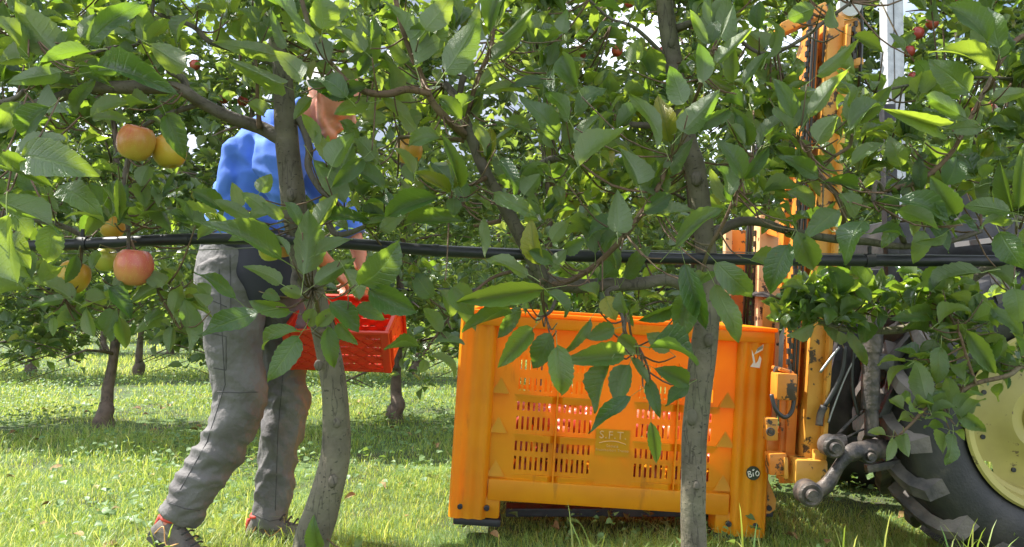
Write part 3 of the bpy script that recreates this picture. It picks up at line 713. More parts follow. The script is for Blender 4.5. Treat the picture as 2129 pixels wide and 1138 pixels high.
# torn label and round sticker on the right post
mb = MB(); y = -.0062
mb.add([(.515, y, .655), (.552, y, .652), (.557, y, .688), (.549, y, .700), (.543, y, .678), (.535, y, .668), (.527, y, .700), (.517, y, .722), (.520, y, .698), (.526, y, .672)], [tuple(range(10))])
mb.add([(.527, y, .702), (.560, y, .722), (.562, y, .745), (.540, y, .728)], [(0, 1, 2, 3)])
st = mb.build('torn_label', M_STICK, bin_, fixn=False)
mb = MB()
for k in range(6): x = .540+k*.0035; mb.box((x, y-.001, .722+k*.0025), (.0015, .0008, .012))
mb.build('label_print', M_INK, bin_)
mb = MB(); mb.lathe([(0, -.0008), (.027, -.0008), (.027, .0008)], (.549, -.006, .247), 'y', 28); mb.build('round_sticker', M_BIO, bin_)
def strokes(mb, segs, c, s, r, yy):
    for sg in segs: mb.tube([(c[0]+x*s, yy, c[1]+z*s) for x, z in sg], r, 5, flat=1, smoothn=3)
mb = MB(); rot = lambda seg: [(x*math.cos(.18)-z*math.sin(.18), x*math.sin(.18)+z*math.cos(.18)) for x, z in seg]
segs = [[(-.75, .35), (-.68, -.4)], [(-.8, .38), (-.45, .4), (-.38, .18), (-.66, .0)], [(-.66, .0), (-.3, -.08), (-.32, -.38), (-.7, -.42)],
        [(-.03, .18), (0, -.4)], [(.62, .35), (.38, .05), (.45, -.32), (.75, -.3), (.86, .05), (.62, .35)], [(-.05, .45), (.02, .62)], [(.04, .42), (.2, .66)]]
strokes(mb, [rot(s) for s in segs], (.549, .245), .026, .0019, -.0078); mb.build('sticker_lettering', M_WHITE, bin_)
# apples lying inside
for i in range(14):
    for j in range(9):
        x = -.50+i*.077+random.uniform(-.012, .012); y = .085+j*.104 if j > 1 else .078+j*.08
        z = .34+random.uniform(-.03, .03)-(.04 if j == 0 else 0)
        M_ = bin_.matrix_basis if False else Matrix.Translation(Vector((bp_.x, 3.10, bp_.z))) @ Matrix.Rotation(R(3.7), 4, 'Y')
        apple('r' if random.random() < .7 else 'p', M_ @ Vector((x, y, z)), .037, 'red apple lying in the heap inside the orange bin', 'apples heaped inside the bin', False)
for i in range(14):
    for k in range(2):
        x = -.50+i*.077+random.uniform(-.012, .012); z = .19+k*.072
        M_ = Matrix.Translation(Vector((bp_.x, 3.10, bp_.z))) @ Matrix.Rotation(R(3.7), 4, 'Y')
        apple('r' if random.random() < .7 else 'p', M_ @ Vector((x, .080+random.uniform(0, .01), z)), .037, 'red apple seen through the slots of the orange bin', 'apples behind the bin slots', False)

# ================================================================== TRACTOR FORK LIFT MAST
mast = empty('forklift_mast', (1.2, 3.1, 0), 'orange and yellow forklift mast with chains mounted behind the tractor', 'forklift mast')
mast.location = (0, 0, 0)
def bars(name, lst, m, bev=.004, parent=None, smooth='auto'):
    mb = MB()
    for (x0, y0, x1, y1, d, wp, depth) in lst: mb.bar(P(x0, y0, d), P(x1, y1, d), px2m(wp, d), depth, bev)
    return mb.build(name, m, parent or mast, smooth=smooth)
up_ = lambda x, y, yy: x+(y-yy)*.058
def vbar(name, xb, yb, yt, d, w, depth, m, bev=.004): return bars(name, [(xb, yb, up_(xb, yb, yt), yt, d, w, depth)], m, bev)
# near upright
vbar('outer_rail', 1675, 990, 40, 3.02, 34, .10, M_MAST, .012)
vbar('outer_rail_flange', 1701, 950, 60, 3.00, 9, .12, M_MAST)
vbar('inner_rail', 1631, 1000, 60, 3.06, 20, .09, M_MASTO)
vbar('inner_rail_flange', 1646, 985, 130, 3.10, 8, .05, M_DARK)
bars('foot_block', [(1671, 1000, 1672, 948, 3.0, 66, .16)], M_MAST, .012)
bars('stop_bracket', [(1697, 962, 1700, 935, 2.96, 20, .05)], M_MAST)
for k, xx in enumerate((1648, 1655)):
    mb = MB(); mb.tube([P(up_(xx, 800, y), y, 2.985) for y in (830, 640, 400, 150, 60)], px2m(3.0, 3), 8, smoothn=2); mb.build('hydraulic_pipe', M_CHAIN, mast, smooth=True)
def chain(x, y0, y1, d, nm='lift_chain'):
    mb = MB(); n = int((y0-y1)/11)
    for k in range(n):
        y = y0-(k+.5)*(y0-y1)/n; p = P(up_(x, 800, y)+(2 if k % 2 else -2), y, d); mb.box(p, (px2m(7, d), .018, px2m(12, d)), bev=.002)
    mb.build(nm, M_CHAIN, mast)
chain(1638, 780, 560, 2.99); chain(1640, 560, 30, 3.0); chain(1555, 690, 480, 3.86)
# lower carriage
bars('carriage_arm', [(1612, 765, 1642, 775, 3.0, 8, .1), (1628, 830, 1630, 775, 2.97, 42, .08)], M_MASTO, .008)
mb = MB(); a = P(1610, 768, 2.98); b2 = P(1644, 776, 2.98); mb.tube([a, b2], .013, 14); mb.build('carriage_roller', M_STEEL, mast, smooth='auto')
mb = MB(); mb.tube([P(1604, 820, 2.94), P(1612, 850, 2.93), P(1632, 868, 2.93), P(1648, 850, 2.94), P(1652, 800, 2.95)], .008, 8, smoothn=5); mb.build('hydraulic_hose', M_HOSE, mast, smooth=True)
bars('side_plate', [(1628, 1005, 1630, 770, 3.04, 16, .02), (1613, 960, 1614, 900, 3.1, 40, .02)], M_MASTO)
bars('fork_plate', [(1614, 985, 1612, 940, 2.98, 36, .06)], M_MASTO, .006); bars('fork_plate_edge', [(1629, 992, 1628, 948, 2.975, 8, .07)], M_MAST)
bars('bolt_block', [(1602, 915, 1602, 868, 3.0, 24, .05)], M_MAST, .008)
mb = MB(); mb.lathe([(0, -.006), (.009, -.006), (.009, .004)], P(1602, 898, 2.965), 'y', 14); mb.lathe([(.012, -.004), (.016, -.004), (.016, .004), (.012, .004)], P(1602, 898, 2.965), 'y', 14, True); mb.build('bolt', M_STEEL, mast, smooth='auto')
mb = MB(); pl = [P(x, y, 3.25) for x, y in ((1560, 985), (1588, 975), (1602, 1010), (1614, 1040), (1612, 1060), (1600, 1068), (1565, 1068))]; mb.prism(pl, (0, .05, 0)); mb.build('heel_plate', M_MAST, mast)
mb = MB(); mb.lathe([(0, -.004), (.011, -.004), (.011, .004)], P(1599, 1057, 3.245), 'y', 12); mb.build('heel_bolt', M_DARK, mast)
# fork tine under bin
mb = MB(); q0 = P(1600, 1070, 3.35); mb.box((q0.x-.55, 3.35, q0.z+.02), (1.1, .1, .035), bev=.005); mb.box((q0.x-.55, 3.85, q0.z+.02), (1.1, .1, .035), bev=.005); mb.build('fork', M_DARK, mast)
# far upright
bars('far_rail', [(1585, 900, 1597, 450, 3.85, 46, .10)], M_CREAM, .006); bars('far_rail', [(1520, 900, 1527, 480, 3.95, 40, .06)], M_MASTO, .004)
bars('far_rail_edge', [(1506, 900, 1513, 480, 3.9, 14, .05)], M_CREAM)
bars('far_gusset', [(1597, 700, 1600, 620, 3.78, 26, .01)], M_MAST)
mb = MB(); mb.tube([P(1585, 618, 3.83), P(1586, 606, 3.83)], [.075, .03], 14); mb.build('cylinder_cap', M_STEEL, mast)
for xx in (1545, 1552):
    mb = MB(); mb.tube([P(xx, 700, 3.8), P(xx+10, 480, 3.8), P(xx+20, 300, 3.8)], .007, 7); mb.build('hydraulic_pipe', M_CHAIN, mast, smooth=True)
bars('crossbeam', [(1530, 440, 1725, 420, 3.1, 30, .9)], M_MASTO) if False else None
for y in (905, 500):
    a, b2 = P(up_(1650, 900, y), y, 3.1), P(up_(1590, 900, y)-10, y-20, 3.8); mb = MB(); mb.bar(a, b2, .05, .03, .004, (0, 0, 1)); mb.build('crossbeam', M_MASTO, mast)
# inner frame visible through leaves mid height
bars('middle_rail', [(1630, 600, 1642, 330, 3.2, 22, .06)], M_MASTO); bars('middle_rail', [(1728, 600, 1733, 350, 3.3, 16, .06)], M_MAST)
# mast head
bars('head_beam', [(1620, 66, 1712, 22, 3.2, 22, .10)], M_MAST, .006); bars('head_frame', [(1664, 140, 1690, 62, 3.18, 24, .08), (1694, 140, 1704, 50, 3.14, 18, .08), (1655, 132, 1700, 128, 3.16, 12, .06)], M_MAST, .004)
bars('head_block', [(1734, 72, 1782, 66, 3.05, 26, .10), (1740, 60, 1778, 50, 3.05, 18, .08)], M_MAST, .010)
mb = MB(); mb.tube([P(1739, 98, 3.03), P(1743, 66, 3.03)], .026, 16); mb.build('cylinder_gland', M_MAST, mast, smooth='auto')
mb = MB(); mb.tube([P(1737, 135, 3.03), P(1740, 96, 3.03)], .014, 14); mb.build('cylinder_rod', M_CHROME, mast, smooth='auto')
mb = MB(); mb.lathe([(.006, -.012), (.034, -.012), (.036, -.016), (.042, -.016), (.042, .016), (.036, .016), (.034, .012), (.006, .012)], P(1765, 14, 3.0), 'y', 28, True)
for k in range(5): a = k*1.257; mb.bar(P(1765, 14, 3.0), P(1765, 14, 3.0)+Vector((math.cos(a)*.034, 0, math.sin(a)*.034)), .007, .01)
mb.build('pulley', mat('pulley_grey', (.55, .55, .52), .5), mast, smooth='auto')
mb = MB(); c0 = P(1765, 14, 2.99); mb.tube([c0+Vector((math.cos(a)*.047, 0, math.sin(a)*.047)) for a in np.linspace(2.6, -.2, 12)]+[P(1793, 60, 3.0), P(1790, 120, 3.0), P(1786, 180, 3.0)], .006, 7); mb.build('lift_hose', M_HOSE, mast, smooth=True)
chain(1733, 135, 45, 3.0); bars('head_pipe', [(1711, 130, 1716, 40, 3.0, 5, .012), (1719, 130, 1724, 42, 3.0, 5, .012), (1778, 125, 1784, 40, 3.02, 5, .012), (1786, 125, 1791, 40, 3.03, 5, .012)], M_CHAIN, .002)
bars('head_bracket', [(1768, 134, 1790, 130, 3.02, 16, .05)], M_MAST, .005); bars('chain_guard', [(1770, 130, 1775, 62, 3.08, 14, .04)], M_DARK)

# ================================================================== TRACTOR
tractor = empty('tractor', (0, 0, 0), 'black tractor rear with yellow rimmed lugged wheel and three point linkage', 'tractor')
wc = P(2196, 876, 2.86); WR = .585; wy = 2.84; ww = .40
wheel = empty('wheel'); wheel.parent = tractor; del wheel
def wheel_parts():
    c = Vector((wc.x, wy, WR-.02+.0)); c.z = wc.z
    mb = MB()
    prof = [(.325, .03), (.345, .012), (.40, -.006), (.47, -.004), (.515, .012), (.535, .035), (.545, .08), (.548, .2), (.545, .32), (.535, .365), (.515, .388), (.47, .404), (.40, .406), (.345, .388), (.325, .37), (.31, .34), (.31, .06)]
    mb.lathe(prof, c, 'y', 72, True); ty = mb.build('tyre', M_TYRES, tractor, smooth=True)
    # tread lugs: alternating slanted bars, each a wedge
    nl = 19
    for side in (0, 1):
        for k in range(nl):
            a0 = 2*math.pi*(k+side*.5)/nl; mb = MB(); V_ = []
            # bar from shoulder to centre, sweeping in angle
            segs = 6
            for i in range(segs+1):
                t = i/segs; yy = (-.008+t*.215) if side == 0 else (.408-t*.215); a = a0-.30*t; rb = .525+.022*min(1, t*3) ; rt = .565+.025*min(1, t*2.5)
                if i == 0: rb, rt = .47, .545
                wa = .050-.012*t
                for (r_, da) in ((rb, -wa*1.25), (rt, -wa*.8), (rt, wa*.8), (rb, wa*1.25)):
                    V_.append(c+Vector((math.cos(a+da)*r_, yy, math.sin(a+da)*r_)))
            fs = [(i*4+q, i*4+(q+1) % 4, (i+1)*4+(q+1) % 4, (i+1)*4+q) for i in range(segs) for q in range(4)]+[(0, 1, 2, 3), (segs*4, segs*4+3, segs*4+2, segs*4+1)]
            mb.add(V_, fs); o = mb.build('tread_lug', M_LUG, ty)
    mb = MB(); mb.lathe([(.325, .022), (.333, .010), (.325, .002), (.305, .006), (.298, .03), (.290, .07), (.272, .085), (.262, .16), (.262, .24), (.30, .36), (.333, .40), (.325, .395)], c, 'y', 72)
    rm = mb.build('rim', M_RIM, tractor, smooth='auto')
    # dished disc with lobed outline
    mb = MB(); n = 96; rings = [(0, .10), (.06, .10), (.085, .085), (.12, .08), (.16, .105), (.20, .125), (1, .13)]
    V_ = []; 
    for (r_, h) in rings:
        for k in range(n):
            a = 2*math.pi*k/n; rr_ = r_ if r_ < 1 else .268-.030*max(0, math.cos(a*8))**3; V_.append(c+Vector((math.cos(a)*rr_, h, math.sin(a)*rr_)))
    mb.add(V_, [(i*n+k, i*n+(k+1) % n, (i+1)*n+(k+1) % n, (i+1)*n+k) for i in range(len(rings)-1) for k in range(n)]); dsc = mb.build('disc', M_RIM, rm, smooth='auto')
    for k in range(8):
        a = k*math.pi/4+.35; mb = MB(); mb.lathe([(0, -.004), (.009, -.004), (.009, .006)], c+Vector((math.cos(a)*.215, .125, math.sin(a)*.215)), 'y', 10); mb.build('bolt_hole', M_DARK, rm)
    mb = MB(); mb.lathe([(0, -.02), (.05, -.02), (.075, 0), (.08, .12)], c+Vector((0, .08, 0)), 'y', 24); mb.build('hub', M_RIM, rm, smooth='auto')
    return c
wcen = wheel_parts()
for o in list(bpy.data.objects):
    if o.name == 'wheel': bpy.data.objects.remove(o)
# axle, gearbox, body
mb = MB(); mb.tube([wcen+Vector((0, .2, 0)), wcen+Vector((0, 1.35, 0))], .11, 20); mb.box(wcen+Vector((.1, .75, .12)), (.7, .42, .5), bev=.05); mb.box(wcen+Vector((1.0, .75, .2)), (1.6, .4, .5), bev=.06); mb.build('rear_axle', M_DARK, tractor, smooth='auto')
mb = MB(); c2 = wcen+Vector((0, 1.15, 0)); mb.lathe([(.3, .03), (.345, .012), (.47, -.004), (.545, .05), (.56, .2), (.545, .35), (.47, .404), (.345, .388), (.3, .37)], c2, 'y', 48, True); mb.build('far_tyre', M_TYRES, tractor, smooth=True)
mb = MB()
arc = [wcen+Vector((math.cos(a)*.66, .02, math.sin(a)*.66)) for a in np.linspace(1.75, .3, 16)]; ar2 = [wcen+Vector((math.cos(a)*.68, .02, math.sin(a)*.68)) for a in np.linspace(.3, 1.75, 16)]
mb.prism(arc+ar2, (0, .42, 0)); mb.build('fender', mat('grey_fender', (.20, .20, .21), .5), tractor, smooth='auto')
mb = MB(); mb.box(wcen+Vector((.25, .75, .62)), (.42, .4, .1), bev=.04); mb.box(wcen+Vector((.02, .75, .85)), (.1, .4, .42), bev=.04); mb.build('seat', M_DARK, tractor, smooth='auto')
for yy in (3.25, 3.95):
    mb = MB(); q = P(1855, 600, 3.25); mb.bar((q.x, yy, .8), (q.x-.01, yy, 1.75), .05, .05, .008); mb.build('roll_bar', M_DARK, tractor, smooth='auto')
mb = MB(); q = P(1850, 450, 3.3); mb.box((q.x+.5, 3.6, 1.15), (.9, .5, .3), bev=.05); mb.build('instrument_cowl', M_DARK, tractor, smooth='auto')
# backing frame plate
mb = MB(); mb.bar(P(1720, 925, 3.25), P(1790, 620, 3.25), px2m(62, 3.25), .04, .01); mb.build('lift_frame_plate', M_DARK, tractor, smooth='auto')
mb = MB(); mb.bar(P(1860, 900, 3.5), P(1850, 560, 3.5), px2m(150, 3.5), .15, .02); mb.bar(P(1765, 905, 3.7), P(1770, 600, 3.7), px2m(110, 3.7), .1, .02); mb.build('gearbox_rear', M_DARK, tractor, smooth='auto')
# lift rod (vertical cylinder)
mb = MB(); mb.tube([P(1812, 905, 2.9), P(1812, 850, 2.9), P(1810, 848, 2.9)], px2m(14, 2.9), 14)
mb.tube([P(1810, 850, 2.9), P(1811, 730, 2.9)], px2m(18, 2.9), 16); mb.tube([P(1811, 732, 2.9), P(1814, 640, 2.9)], px2m(22, 2.9), 16); mb.build('lift_rod', M_STEEL, tractor, smooth='auto')
mb = MB(); mb.bar(P(1798, 752, 2.92), P(1848, 752, 2.92), px2m(30, 2.92), .09, .01, (0, 1, 0)); mb.bar(P(1835, 770, 2.95), P(1905, 690, 2.95), px2m(18, 2.95), .04, .005); mb.bar(P(1830, 870, 2.95), P(1872, 790, 2.95), px2m(18, 2.95), .03, .004); mb.build('lift_arm', M_DARK, tractor, smooth='auto')
# lower link with ball ends
mb = MB(); mb.tube([P(1685, 1030, 2.82), P(1720, 1010, 2.83), P(1748, 960, 2.85), P(1770, 940, 2.87), P(1830, 935, 2.93), P(1900, 930, 3.1)], [.020, .024, .026, .034, .032, .03], 12, noisy=.5, smoothn=4); mb.build('lower_link', M_STEEL, tractor, smooth=True)
for (x, y, r, d) in ((1685, 1028, 26, 2.78), (1733, 930, 23, 2.80), (1806, 948, 17, 2.86)):
    mb = MB(); c = P(x, y, d); r_ = px2m(r, d); mb.lathe([(0, -.03), (r_*.45, -.03), (r_*.52, -.022), (r_*.52, -.010), (r_*.8, -.012), (r_, -.004), (r_, .05), (0, .05)], c, 'y', 24); mb.build('ball_joint', M_STEEL, tractor, smooth='auto')
mb = MB(); mb.bar(P(1800, 975, 2.95), P(1880, 960, 2.95), .03, .03, .005); mb.build('link_bracket', M_STEEL, tractor, smooth='auto')
mb = MB(); mb.bar(P(1742, 945, 2.9), P(1736, 905, 2.9), px2m(40, 2.9), .05, .01); mb.build('link_bracket', M_STEEL, tractor, smooth='auto')
for pts, r_, m_, nm in [([(1758, 720), (1752, 770), (1735, 810), (1715, 845)], 5, M_HOSE, 'hydraulic_hose'), ([(1714, 845), (1706, 862), (1703, 885)], 8, M_STEEL, 'hose_fitting'),
                        ([(1782, 735), (1755, 790), (1732, 850), (1722, 880)], 2.5, M_WIRE, 'cable'), ([(1745, 722), (1725, 748), (1705, 775)], 3, M_WIRE, 'cable'),
                        ([(1740, 905), (1770, 875), (1795, 855)], 3.5, M_STEEL, 'linkage_rod'), ([(1750, 915), (1790, 895), (1810, 890)], 2.2, M_STEEL, 'linkage_rod'),
                        ([(1785, 865), (1772, 800), (1778, 700)], 4, M_HOSE, 'hydraulic_hose'), ([(1735, 700), (1760, 650), (1800, 600)], 5, M_HOSE, 'hydraulic_hose')]:
    mb = MB(); mb.tube([P(x, y, 2.93) for x, y in pts], px2m(r_, 2.93), 8, smoothn=4); mb.build(nm, m_, tractor, smooth=True)

# ================================================================== PERSON
PD = 3.05
def Q(px, py, dy=0.0): return P(px, py, PD+dy)
def remeshed(mb, vox, name, smooth_it=2):
    me = bpy.data.meshes.new(name); me.from_pydata(mb.v, [], mb.f)
    bm = bmesh.new(); bm.from_mesh(me); bmesh.ops.recalc_face_normals(bm, faces=bm.faces[:]); bm.to_mesh(me); bm.free()
    o = bpy.data.objects.new(name, me); COL.objects.link(o)
    m = o.modifiers.new('r', 'REMESH'); m.mode = 'VOXEL'; m.voxel_size = vox
    if smooth_it: s = o.modifiers.new('s', 'SMOOTH'); s.factor = .5; s.iterations = smooth_it
    dg = bpy.context.evaluated_depsgraph_get(); e = bpy.data.meshes.new_from_object(o.evaluated_get(dg)); bpy.data.objects.remove(o)
    return e
def displace(me, fn):
    n = len(me.vertices); co = np.zeros(n*3, np.float32); me.vertices.foreach_get('co', co); no = np.zeros(n*3, np.float32)
    me.vertices.foreach_get('normal', no); co = co.reshape(-1, 3); no = no.reshape(-1, 3)
    d = np.array([fn(Vector(c)) for c in co], np.float32); me.vertices.foreach_set('co', (co+no*d[:, None]).ravel()); me.update()
def limb(mb, pts, rad, n=18, flat=1.0, k=6): mb.tube([Vector(p) for p in pts], rad, n, smoothn=k, flat=flat)

SK = mat('skin', (.62, .27, .17), .5, col2=(.52, .19, .11), vscale=18, bump=.08, bscale=120); SK.node_tree.nodes['Principled BSDF'].inputs['Subsurface Weight'].default_value = .2
SK.node_tree.nodes['Principled BSDF'].inputs['Subsurface Radius'].default_value = (.02, .008, .004)
CLOTH = mat('grey_work_cloth', (.155, .145, .145), .72, col2=(.11, .10, .10), vscale=9, bump=.5, bscale=55)
SEAM = mat('dark_stitching', (.07, .065, .07), .8)
SHIRT = mat('blue_sweatshirt', (.09, .21, .72), .85, col2=(.07, .17, .62), vscale=8, bump=.3, bscale=500)
HAIR = mat('white_hair', (.66, .63, .58), .6, col2=(.5, .47, .43), vscale=60, bump=.6, bscale=140)
SHOE = mat('shoe_suede', (.17, .15, .13), .8, col2=(.10, .085, .08), vscale=25, bump=.3, bscale=200)
SHOED = mat('shoe_dark', (.035, .032, .032), .6); SHOER = mat('shoe_red', (.55, .05, .03), .6); BELT = mat('navy_apron', (.018, .018, .03), .75)

HEADC = Q(688, 208, -.02)
def build_body():
    mb = MB()
    # torso with neck, leaning forward
    limb(mb, [Q(505, 590), Q(505, 520), Q(530, 440), Q(560, 350), Q(585, 290), Q(606, 262), Q(635, 244), Q(668, 222)], [.11, .115, .105, .11, .10, .075, .064, .062], 22)
    for s in (-1, 1):
        hip = Q(490 if s < 0 else 560, 590, -.085 if s < 0 else .085)
        if s < 0: leg = [hip, Q(495, 720, -.10), Q(507, 845, -.11), Q(455, 950, -.13), Q(383, 1055, -.15), Q(352, 1100, -.16)]
        else: leg = [hip, Q(585, 720, .09), Q(596, 850, .10), Q(583, 960, .11), Q(565, 1070, .11), Q(556, 1108, .11)]
        limb(mb, leg, [.080, .062, .050, .045, .036, .034], 16)
        ft = leg[-1]+Vector((.0, 0, .02)); toe = ft+(Vector((.03, -.03, -.03)) if s < 0 else Vector((.12, -.01, -.01)))
        limb(mb, [ft, (ft+toe)/2, toe], [.030, .026, .020], 12)
    # arms: near arm and far arm
    arms = []
    near = [Q(572, 300, -.15), Q(590, 380, -.20), Q(612, 462, -.19), Q(655, 522, -.08), Q(694, 562, .02)]
    farr = [Q(600, 300, .15), Q(660, 375, .20), Q(712, 445, .22), Q(742, 510, .20), Q(752, 560, .18)]
    for a in (near, farr):
        limb(mb, a, [.050, .045, .038, .034, .026], 14)
        w = a[-1]; d = (a[-1]-a[-2]).normalized(); sd = Vector((0, 1, 0)); n_ = d.cross(sd).normalized()
        pc = w+d*.045
        mb.tube([w-d*.01, w+d*.03, w+d*.075, w+d*.088], [.024, .036, .040, .033], 14, smoothn=3, flat=.5) if False else None
        # palm: wide across y
        X, Y, Z = frame(d, n_)
        M_ = Matrix((X, Y, Z)).transposed(); mb.ell(w+d*.045, (.042, .052, .017), M_, 16, 10)
        for k, (off, L) in enumerate(((-.030, .062), (-.010, .074), (.011, .070), (.030, .056))):
            b0 = w+d*.078+X*off; p1 = b0+d*L*.45+Z*(-.012); p2 = p1+(d*.35-Z*.9).normalized()*L*.35; p3 = p2+(-d*.5-Z*.7).normalized()*L*.28
            mb.tube([b0-d*.02, b0, p1, p2, p3], [.0095, .0095, .0088, .0078, .0065], 8)
        tb = w+d*.028-X*.034; t1 = tb+(-X*.8+d*.6-Z*.5).normalized()*.032; t2 = t1+(d*.8-Z*.7+X*.2).normalized()*.028
        mb.tube([tb+X*.012, tb, t1, t2], [.013, .012, .0105, .0085], 8)
    # head: facing +x and pitched down
    Rm = Matrix.Rotation(R(38), 3, 'Y')
    def hf(q):     # q on unit sphere, x = face, z = up
        x, y, z = q
        if x > 0: z2 = z; x = x*(1+.06*math.exp(-((z-.35)/.2)**2)-.05*math.exp(-((z-.05)/.15)**2)+.02*math.exp(-((z+.45)/.2)**2))
        y *= (1-.16*max(0, -z)-.05*max(0, x)); x = x*(1-.10*max(0, -z)) if x < 0 else x
        if z < -.3 and x < .1: x *= .75
        return Vector((x, y, z))
    mb.ell(HEADC+Rm @ Vector((0, 0, .01)), (.100, .077, .122), Rm, 32, 24, hf)
    h = lambda x, y, z: HEADC+Rm @ Vector((x, y, z))
    mb.tube([h(.088, 0, .032), h(.104, 0, .004), h(.122, 0, -.018), h(.098, 0, -.028)], [.008, .011, .0155, .012], 10, smoothn=3)        # nose
    mb.tube([h(.060, -.03, -.105), h(.088, 0, -.108), h(.060, .03, -.105)], [.022, .024, .022], 10, smoothn=3)                                # chin
    mb.ell(h(.030, 0, -.066), (.062, .050, .052), Rm, 20, 14)
    for s in (-1, 1):
        mb.tube([h(-.01, s*.070, -.03), h(.03, s*.058, -.082), h(.060, s*.03, -.098)], [.014, .016, .018], 10, smoothn=3)                     # jaw
        mb.tube([h(.080, s*.048, .034), h(.096, s*.026, .040), h(.096, s*.008, .032)], [.008, .010, .009], 8, smoothn=2)                      # brow
        mb.tube([h(.060, s*.052, -.022), h(.078, s*.036, -.024)], [.018, .016], 8)                                                             # cheek
        mb.tube([h(-.012, s*.078, .022), h(-.022, s*.092, .030), h(-.030, s*.094, .005), h(-.018, s*.086, -.024), h(-.008, s*.078, -.030)], [.009, .010, .010, .009, .007], 8, smoothn=3)  # ear
    mb.tube([h(.092, -.022, -.062), h(.103, 0, -.060), h(.092, .022, -.062)], [.006, .008, .006], 8, smoothn=3)                              # upper lip
    mb.tube([h(.090, -.018, -.073), h(.100, 0, -.073), h(.090, .018, -.073)], [.006, .008, .006], 8, smoothn=3)
    me = remeshed(mb, .0055, 'person', 5)
    return link('person', me, SK, None, True), h, near, farr
person, HH, near, farr = build_body()
tag(person, 'person in blue sweatshirt and grey work trousers stepping right while holding a red crate', 'person')
for s in (-1, 1):
    mb = MB(); mb.ell(HH(.078, s*.033, .012), (.012, .012, .012)); mb.build('eye', mat('eye_white', (.75, .72, .68), .2), person, smooth=True)
mb = MB(); Rm = Matrix.Rotation(R(38), 3, 'Y')
def hairf(q):
    k = 1.0+.03*noise.noise(q*6); return Vector((q.x*k if q.x < .35 else .35+(q.x-.35)*.75, q.y*k, q.z*k if q.z > -.25 else -.25+(q.z+.25)*.3))
mb.ell(HEADC+Rm @ Vector((-.018, 0, .028)), (.104, .084, .112), Rm, 30, 20, hairf); mb.build('hair', HAIR, person, smooth=True)

# trousers
mb = MB()
limb(mb, [Q(508, 508), Q(505, 545), Q(500, 600), Q(505, 640)], [.150, .168, .165, .13], 26)
limb(mb, [Q(478, 560, -.05), Q(484, 640, -.09), Q(488, 735, -.10), Q(500, 835, -.11), Q(462, 925, -.12), Q(415, 1000, -.14), Q(372, 1076, -.15)], [.125, .116, .098, .090, .086, .078, .070], 24, k=8)
limb(mb, [Q(560, 570, .06), Q(580, 650, .09), Q(588, 740, .10), Q(596, 845, .10), Q(580, 935, .11), Q(572, 1010, .11), Q(562, 1094, .11)], [.112, .100, .088, .086, .077, .073, .064], 24, k=8)
me = remeshed(mb, .006, 'trousers', 2)
kneeL, kneeR, cuffL, cuffR = Q(505, 850, -.11), Q(598, 860, .10), Q(390, 1045, -.15), Q(565, 1070, .11)
def folds(c):
    w = 0
    def fold(center, rad, k, dirv, amp, ph=0):
        d = c-center; r = d.length/rad
        if r > 1.7: return 0
        al = c.dot(dirv); q = (c-dirv*al)*(k*.42)+dirv*al*k+noise.noise_vector(c*4)*.9+Vector((ph*7.1, ph*3.3, ph))
        v = 1-abs(noise.noise(q))**.8*2.6; v = max(-.6, v); v2 = 1-abs(noise.noise(q*1.9+Vector((4, 4, 4))))*2.6
        return .60*amp*math.exp(-r*r*.8)*(v*.75+v2*.28-.25)
    Z = Vector
    w += fold(kneeL, .20, 11, Z((.9, .4, .5)).normalized(), .022); w += fold(kneeR, .22, 11, Z((-.9, .4, .5)).normalized(), .022, 2)
    w += fold(cuffL, .20, 13, Z((.1, .3, 1)).normalized(), .022, 1); w += fold(cuffR, .20, 13, Z((.8, .4, .7)).normalized(), .022, 3)
    w += fold(Q(490, 620, -.1), .22, 12, Z((.5, .1, .9)).normalized(), .014, 4); w += fold(Q(590, 700, .1), .2, 12, Z((.8, .1, .6)).normalized(), .016, 5)
    w += fold(Q(460, 720, -.1), .22, 10, Z((.95, .1, .2)).normalized(), .012, 6); w += fold(Q(450, 940, -.13), .2, 11, Z((.1, .4, .95)).normalized(), .020, 7); w += fold(Q(585, 960, .1), .2, 11, Z((.7, .4, .7)).normalized(), .020, 8)
    w += .006*noise.noise(c*11)+.0025*noise.noise(c*30)
    return w
displace(me, folds)
trs = link('trousers', me, CLOTH, person, True)
def seam(pts, r=.0016, m=None, nm='seam'):
    pass
# side pocket seams as thin raised stitching
from mathutils.bvhtree import BVHTree
dgv = [v.co.copy() for v in me.vertices]; bvh = BVHTree.FromPolygons(dgv, [tuple(p.vertices) for p in me.polygons])
def on_cloth(px, py):
    o = CAM; d = (P(px, py, 3)-CAM).normalized(); h = bvh.ray_cast(o, d); return h[0] if h[0] else None
def stitch(pl, r=.0018, name='seam', par=None):
    pts = []
    for i in range(len(pl)-1):
        for t in np.linspace(0, 1, 14)[:-1]: p = on_cloth(pl[i][0]*(1-t)+pl[i+1][0]*t, pl[i][1]*(1-t)+pl[i+1][1]*t); pts += [p] if p else []
    if len(pts) > 3: mb = MB(); mb.tube(pts, r, 5); mb.build(name, SEAM, trs, smooth=True)
stitch([(452, 815), (500, 817), (540, 815)]); stitch([(478, 530), (480, 640), (478, 660)]); stitch([(430, 620), (475, 640)]); stitch([(590, 760), (578, 900), (572, 1075)]); stitch([(455, 560), (462, 700), (468, 800), (430, 920), (365, 1035)]); stitch([(425, 690), (470, 700), (470, 770), (440, 765)]); stitch([(350, 1045), (385, 1058), (418, 1062)]); stitch([(530, 1070), (560, 1084), (600, 1076)])
